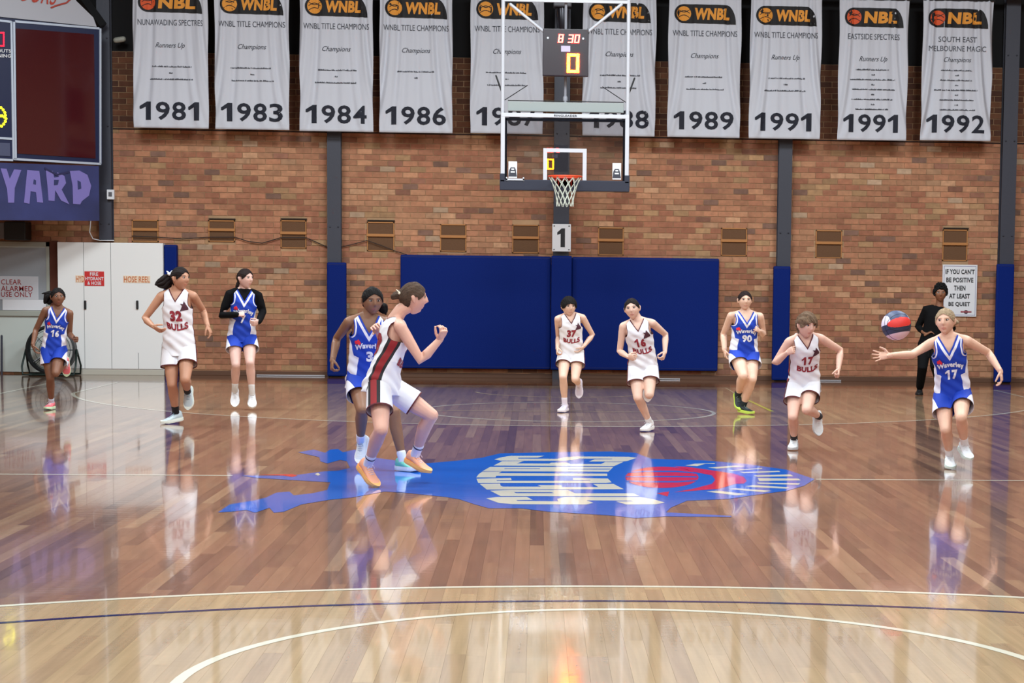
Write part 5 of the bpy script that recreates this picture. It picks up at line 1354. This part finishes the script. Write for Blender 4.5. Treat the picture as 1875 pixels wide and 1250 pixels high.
WG, BG = 'players in white jerseys', 'players in blue jerseys'
WHT = (228, 232, 236)
def ZZ(ox, oy, k): return lambda x, y: (ox+x/k, oy+y/k)
PEOPLE = [
 dict(label='person in blue number 16 jersey running past the floor fan, dark ponytail flying', group=BG, H=1.50, Y=7.7, P=(99, 636), M=(106, 566), lean=-.06, yp=8, yc=12, tc=-6, tp=0, head=(106, 544, 22, 0, 0),
   armA=(66, 603, 1, 60, 632, -1, 64, 645, -1), armB=(127.5, 611, 1, 135, 620, -1, 143, 622, -1), handA='relaxed', handB='half',
   legA=(92, 692, -1, 94, 736, 1, -8, 0), legB=(102, 683, -1, 121, 664, 1, 10, 95), skin=(126, 84, 62), hair=(24, 18, 17), hairname='black', kit='blue', num='16', sock=(200, 210, 225), sockh=.05, shoe=(238, 120, 130), sole=(215, 240, 200), w=.92,
   hairstyle=dict(tails=[([(-.05, .07, .02), (-.10, .07, .03), (-.15, .05, .0), (-.17, .04, -.07)], (.03, .045, .045, .02)), ([(-.05, .07, .0), (-.09, .07, -.02), (-.13, .05, -.08)], (.03, .035, .015)), ([(-.06, .07, .03), (-.12, .05, .05), (-.20, .04, .045)], (.02, .02, .006))])),
 dict(label='person in white number 32 jersey with dark ponytail and pale bow, looking aside', group=WG, H=1.70, Y=5.6, P=(328, 632), M=(324, 535), lean=-.04, yp=4, yc=-2, tc=6, tp=0, head=(330, 510, 58, 0, 0),
   armA=(265, 583, 1, 281, 598, -1, 293, 606, -1), armB=(371.5, 568, 1, 380, 596, -1, 387, 610, -1), handA='relaxed', handB='relaxed',
   legA=(315, 703, -1, 322, 756, 1, -50, 8), legB=(339, 694, -1, 343, 716, 1, -6, 78), skin=(196, 142, 112), hair=(38, 26, 24), hairname='dark', kit='white', num='32', sock=(24, 24, 28), sockh=.09, shoe=(196, 212, 218), sole=(228, 236, 226), lace=(120, 150, 165),
   hairstyle=dict(tails=[([(-.085, .05, .02), (-.14, .05, .0), (-.19, .04, -.045), (-.235, .03, -.06)], (.035, .05, .05, .02)), ([(-.08, .05, .0), (-.12, .05, -.05), (-.15, .04, -.085)], (.035, .045, .02))], ties=[((-.10, .0, .045), (235, 240, 245), 1.1)])),
 dict(label='person in blue jersey over black long sleeves running between the cabinet and blue post pad', group=BG, H=1.64, Y=7.3, P=(443, 615), M=(447, 534), lean=-.03, yp=6, yc=12, tc=0, tp=0, head=(449, 510, 55, 0, 0), lift=.03,
   armA=(406, 577, 0, 434, 576, -1, 448, 574, -1), armB=(481, 571, 0, 474, 589, -1, 464, 593, -1), handA='fist', handB='half', handsize=1,
   legA=(432, 668, -1, 430, 715, 1, 4, 62), legB=(458, 664, -1, 461.5, 720, 1, 8, 38), skin=(222, 178, 162), hair=(46, 30, 28), hairname='brown', kit='blue', num='7', sleeves=True, sock=(222, 222, 222), sockh=.11, shoe=(230, 232, 236), sole=(235, 235, 235), short=.42, hem=-.06,
   hairstyle=dict(tails=[([(-.05, .07, -.02), (-.075, .07, -.08), (-.08, .06, -.14)], (.04, .045, .02))])),
 dict(label='person in blue number 3 jersey half behind the player in orange shoes', group=BG, H=1.60, Y=.9, P=(671, 690), M=(675, 583), lean=-.10, yp=18, yc=10, tc=-4, tp=0, head=(682, 551, 18, 6, 0),
   armA=(617, 619, 1, 609, 659, -1, 607, 677, -1), armB=(722, 620, 1, 727, 655, -1, 727, 672, -1), handA='half', handB='relaxed',
   legA=(663, 750, -1, 660, 806, 1, -25, 62), legB=(721, 754, -1, 737, 842, 1, 55, 0), skin=(140, 98, 72), hair=(22, 17, 18), hairname='black', kit='blue', num='3', sock=(232, 232, 236), sockh=.06, shoe=((228, 234, 234), (120, 205, 185)), sole=(236, 238, 238), lace=(160, 180, 190), vox=.0065,
   hairstyle=dict(tails=[([(.05, .07, -.03), (.08, .07, -.05), (.10, .06, -.09)], (.035, .045, .02))])),
 dict(label='person in white jersey with red side stripe and orange shoes, seen side on', group=WG, H=1.68, Y=-.6, P=(703, 703), M=(727, 590), lean=.03, yp=72, yc=106, tc=0, tp=0, head=(757, 546, 103, 2, 0), hdy=0.0,
   armA=(771, 660, 0, 806, 621, 0, 814, 605, -1), armB=(702, 622, 1, 691, 604, -1, 685, 595, -1), handA='half', handB='relaxed', palmA=(-.6, .7, .3),
   legA=(698, 786, -1, 674, 849, 1, 48, 38), legB=(790, 760, 0, 760, 832, 1, 55, 20), skin=(226, 172, 148), hair=(108, 84, 68), hairname='light_brown', kit='white', num='8', stripe=.048, sock=(224, 220, 222), sockh=.09, sockband=(50, 48, 66), shoe=(242, 166, 128), sole=(246, 176, 98), lace=(228, 214, 220), vox=.0062, short=.56, hem=-.07,
   hairstyle=dict(ear=.012, tails=[([(-.085, .0, .03), (-.125, .0, .02)], (.045, .036))], ties=[((-.09, -.04, .035), (225, 215, 190), .6)])),
 dict(label='person in white number 37 jersey with short black fringe, in front of the blue padding', group=WG, H=1.52, Y=7.9, P=(1046, 646), M=(1044, 578), lean=-.10, yp=-4, yc=6, tc=6, tp=0, head=(1041.5, 561, 16, 4, -2), hs=1.08,
   armA=(1022.5, 617, 1, 1020.5, 637, -1, 1020, 648, -1), armB=(1085, 613, 1, 1068, 635, -1, 1058, 645, -1), handA='half', handB='relaxed',
   legA=(1031, 690, -1, 1034, 740, 1, -22, 4), legB=(1053, 694, -1, 1059.5, 703, 1, -8, 88), skin=(226, 184, 160), hair=(20, 18, 22), hairname='black', kit='white', num='37', sock=(230, 226, 240), sockh=.09, shoe=(220, 214, 234), sole=(232, 228, 240), short=.42,
   hairstyle=dict(fringe=True, vol=.014, nape=-.05, ear=.0)),
 dict(label='person in white number 16 jersey with hair pulled back, leaning into a run', group=WG, H=1.55, Y=5.1, P=(1177, 668), M=(1167, 589), lean=-.12, yp=6, yc=-6, tc=10, tp=4, head=(1157.5, 565, -10, 2, -8), mouth=1,
   armA=(1134.5, 643, 1, 1150, 653, -1, 1160, 655, -1), armB=(1218.5, 612, 1, 1217.5, 645, -1, 1214, 657, -1), handA='half', handB='half',
   legA=(1168, 728, -1, 1189, 772, 1, -30, 5), legB=(1189, 722, -1, 1187, 708, 1, 0, 100), skin=(236, 194, 170), hair=(44, 32, 34), hairname='dark', kit='white', num='16', sock=(232, 232, 232), sockh=.05, shoe=(236, 238, 240), sole=(238, 240, 240),
   hairstyle=dict(vol=.005)),
 dict(label='person in blue number 90 jersey with black shoes beside the yellow floor line', group=BG, H=1.62, Y=8.5, P=(1362, 646), M=(1365.5, 574), lean=-.05, yp=10, yc=4, tc=0, tp=0, head=(1364, 550, 4, 0, 0), w=1.08, fat=1.16,
   armA=(1325, 611, 1, 1326.5, 641, -1, 1328, 654, -1), armB=(1397.5, 613, 1, 1391, 606, -1, 1384, 601, -1), handA='relaxed', handB='half',
   legA=(1361, 688, -1, 1352, 722, 1, 12, 52), legB=(1377, 694, -1, 1361, 742, 1, 42, 5), skin=(228, 184, 158), hair=(52, 38, 34), hairname='brown', kit='blue', num='90', sock=(28, 40, 44), sockh=.06, shoe=(24, 34, 40), sole=(196, 224, 90), lace=(120, 140, 130), short=.40, hem=-.075,
   hairstyle=dict(vol=.005)),
 dict(label='person in white number 17 jersey with messy fair fringe and raised fist', group=WG, H=1.54, Y=2.8, P=(1472, 700), M=(1474, 617), lean=-.20, yp=8, yc=8, tc=4, tp=0, head=(1477, 595, 24, 10, 0), hs=1.06, hdy=-.06,
   armA=(1417.5, 667, 1, 1441, 646, -1, 1452, 640, -1), armB=(1539, 641, 1, 1535, 676, -1, 1535, 690, -1), handA='fist', handB='fist', mouth=1,
   legA=(1452, 763, -1, 1454, 803, 1, -14, 8), legB=(1477, 750, -1, 1500, 762, 1, 14, 72), skin=(230, 182, 158), hair=(150, 120, 94), hairname='fair', kit='white', num='17', sock=(40, 36, 40), sockh=.06, shoe=(226, 230, 230), sole=(210, 214, 216), short=.50,
   hairstyle=dict(fringe=True, vol=.012, rough=.006, nape=-.055, ear=.01, tails=[([(-.05, .03, .03), (-.085, .03, .02), (-.10, .02, -.03)], (.03, .022, .01)), ([(-.05, .05, .05), (-.095, .04, .045), (-.11, .04, .03)], (.015, .008, .004)), ([(-.05, .05, -.02), (-.075, .03, -.05), (-.08, .02, -.08)], (.025, .018, .006)), ([(.0, -.075, .075), (.008, -.100, .045), (.014, -.104, .022)], (.016, .012, .004)), ([(.03, -.07, .075), (.050, -.088, .045), (.062, -.088, .018)], (.016, .012, .004)), ([(-.03, -.06, .07), (-.038, -.085, .04), (-.042, -.090, .012)], (.016, .012, .004))])),
 dict(label='person in blue number 17 jersey reaching an open hand below the ball', group=BG, H=1.56, Y=1.4, P=(1744, 720), M=(1736, 619.5), lean=-.12, yp=-14, yc=-12, tc=6, tp=0, head=(1731, 588, -24, 0, -3), mouth=1, gaze=-.6,
   armA=(1670, 649, -1, 1628, 650.5, -1, 1611, 652, 0), armB=(1809, 645, 1, 1832, 680, -1, 1835, 698, -1), handA='open', handB='relaxed', palmA=(.25, -.9, .35),
   legA=(1732, 786, -1, 1739, 832, 1, -6, 14), legB=(1760, 764, -1, 1766, 812, 1, 10, 22), skin=(232, 184, 156), hair=(214, 184, 146), hairname='blond', kit='blue', num='17', sock=(232, 232, 236), sockh=.08, shoe=(226, 230, 234), sole=(214, 232, 228), short=.50, vox=.0065, hem=-.10,
   hairstyle=dict(vol=.006, tails=[([(.065, .06, .0), (.095, .06, -.012)], (.035, .032))])),
 dict(label='referee dressed all in black with curly black hair near the quiet notice', group=None, H=1.72, Y=12.8, P=(1704, 630), M=(1719, 566), lean=-.02, yp=-28, yc=-18, tc=-4, tp=0, head=(1722, 537, -8, 0, 0),
   armA=(1681, 599, 1, 1696, 612, -1, 1706, 606, -1), armB=(1744, 602, 1, 1732, 620, -1, 1724, 626, -1), handA='relaxed', handB='relaxed',
   legA=(1689, 673, -1, 1684, 711, 1, -14, 0), legB=(1712, 670, -1, 1722, 705, 1, -10, 25), skin=(128, 84, 60), hair=(16, 15, 17), hairname='jet', kit='black', num='', sock=(20, 20, 22), shoe=(22, 22, 24), sole=(26, 26, 28), lace=(30, 30, 32),
   hairstyle=dict(vol=.018, curls=True, nape=-.03, ear=.0)),
]
for i_, sp_ in enumerate(PEOPLE): build_person(sp_, i_)
bpy.data.scenes.remove(TMPS)

# ---- the ball in flight
bpos = atY(1641, 595.5, .25); br = .1215
t = empty('basketball', tuple(bpos), 'red, white and navy basketball in the air above the reaching hand', 'ball')
def ball_mat():
    M = bpy.data.materials.new('ball_panels'); M.use_nodes = True; b = M.node_tree.nodes['Principled BSDF']; b.inputs['Roughness'].default_value = .5
    at = M.node_tree.nodes.new('ShaderNodeAttribute'); at.attribute_name = 'pc'; M.node_tree.links.new(at.outputs['Color'], b.inputs['Base Color']); return M
nu, nv = 128, 80; V = []; F = []; Cc = []
Rb = Rz(15)@Ry(-8)@Rx(-12)
for j in range(nv+1):
    ph_ = -PI/2+PI*j/nv
    for i in range(nu): a = 2*PI*i/nu; V.append((math.cos(ph_)*math.cos(a), math.cos(ph_)*math.sin(a), math.sin(ph_)))
for j in range(nv):
    for i in range(nu):
        i2 = (i+1) % nu; F.append((j*nu+i, j*nu+i2, (j+1)*nu+i2, (j+1)*nu+i)); c = nrm(np.mean([V[q] for q in F[-1]], axis=0))
        y_, z_, x_ = c[1], c[2], c[0]
        lens = (z_-.06)/.36; inl = (x_/.88)**2+(lens/.95)**2 < 1 and y_ < 0
        if inl: col = (222, 54, 46)
        elif z_ > .06: col = (60, 72, 104) if abs(x_+.0) < .66 or z_ > .74 else (224, 214, 228)
        elif z_ > -.60: col = (46, 52, 76)
        else: col = (230, 200, 210)
        Cc += list(lin(col))
Vw = [bpos+Rb@(np.array(v)*br) for v in V]
o = mesh_obj('panels', Vw, F, ball_mat(), t, smooth=True); a_ = o.data.attributes.new('pc', 'FLOAT_COLOR', 'FACE'); a_.data.foreach_set('color', Cc)
mb = MB()
def seam(fn):
    mb.tube([bpos+Rb@(nrm(fn(q/40*2*PI))*br*1.0) for q in range(41)], .0022, 5, cap=False)
seam(lambda a: np.array([math.cos(a), math.sin(a), -.28])); seam(lambda a: np.array([.88*math.cos(a), -.5, .06+.36*math.sin(a)])); seam(lambda a: np.array([.70, math.cos(a), math.sin(a)]) if False else np.array([math.cos(a), .3*math.cos(a), math.sin(a)]))
mb.build('seams', mat('seam_dark', (26, 26, 34), .7), t)
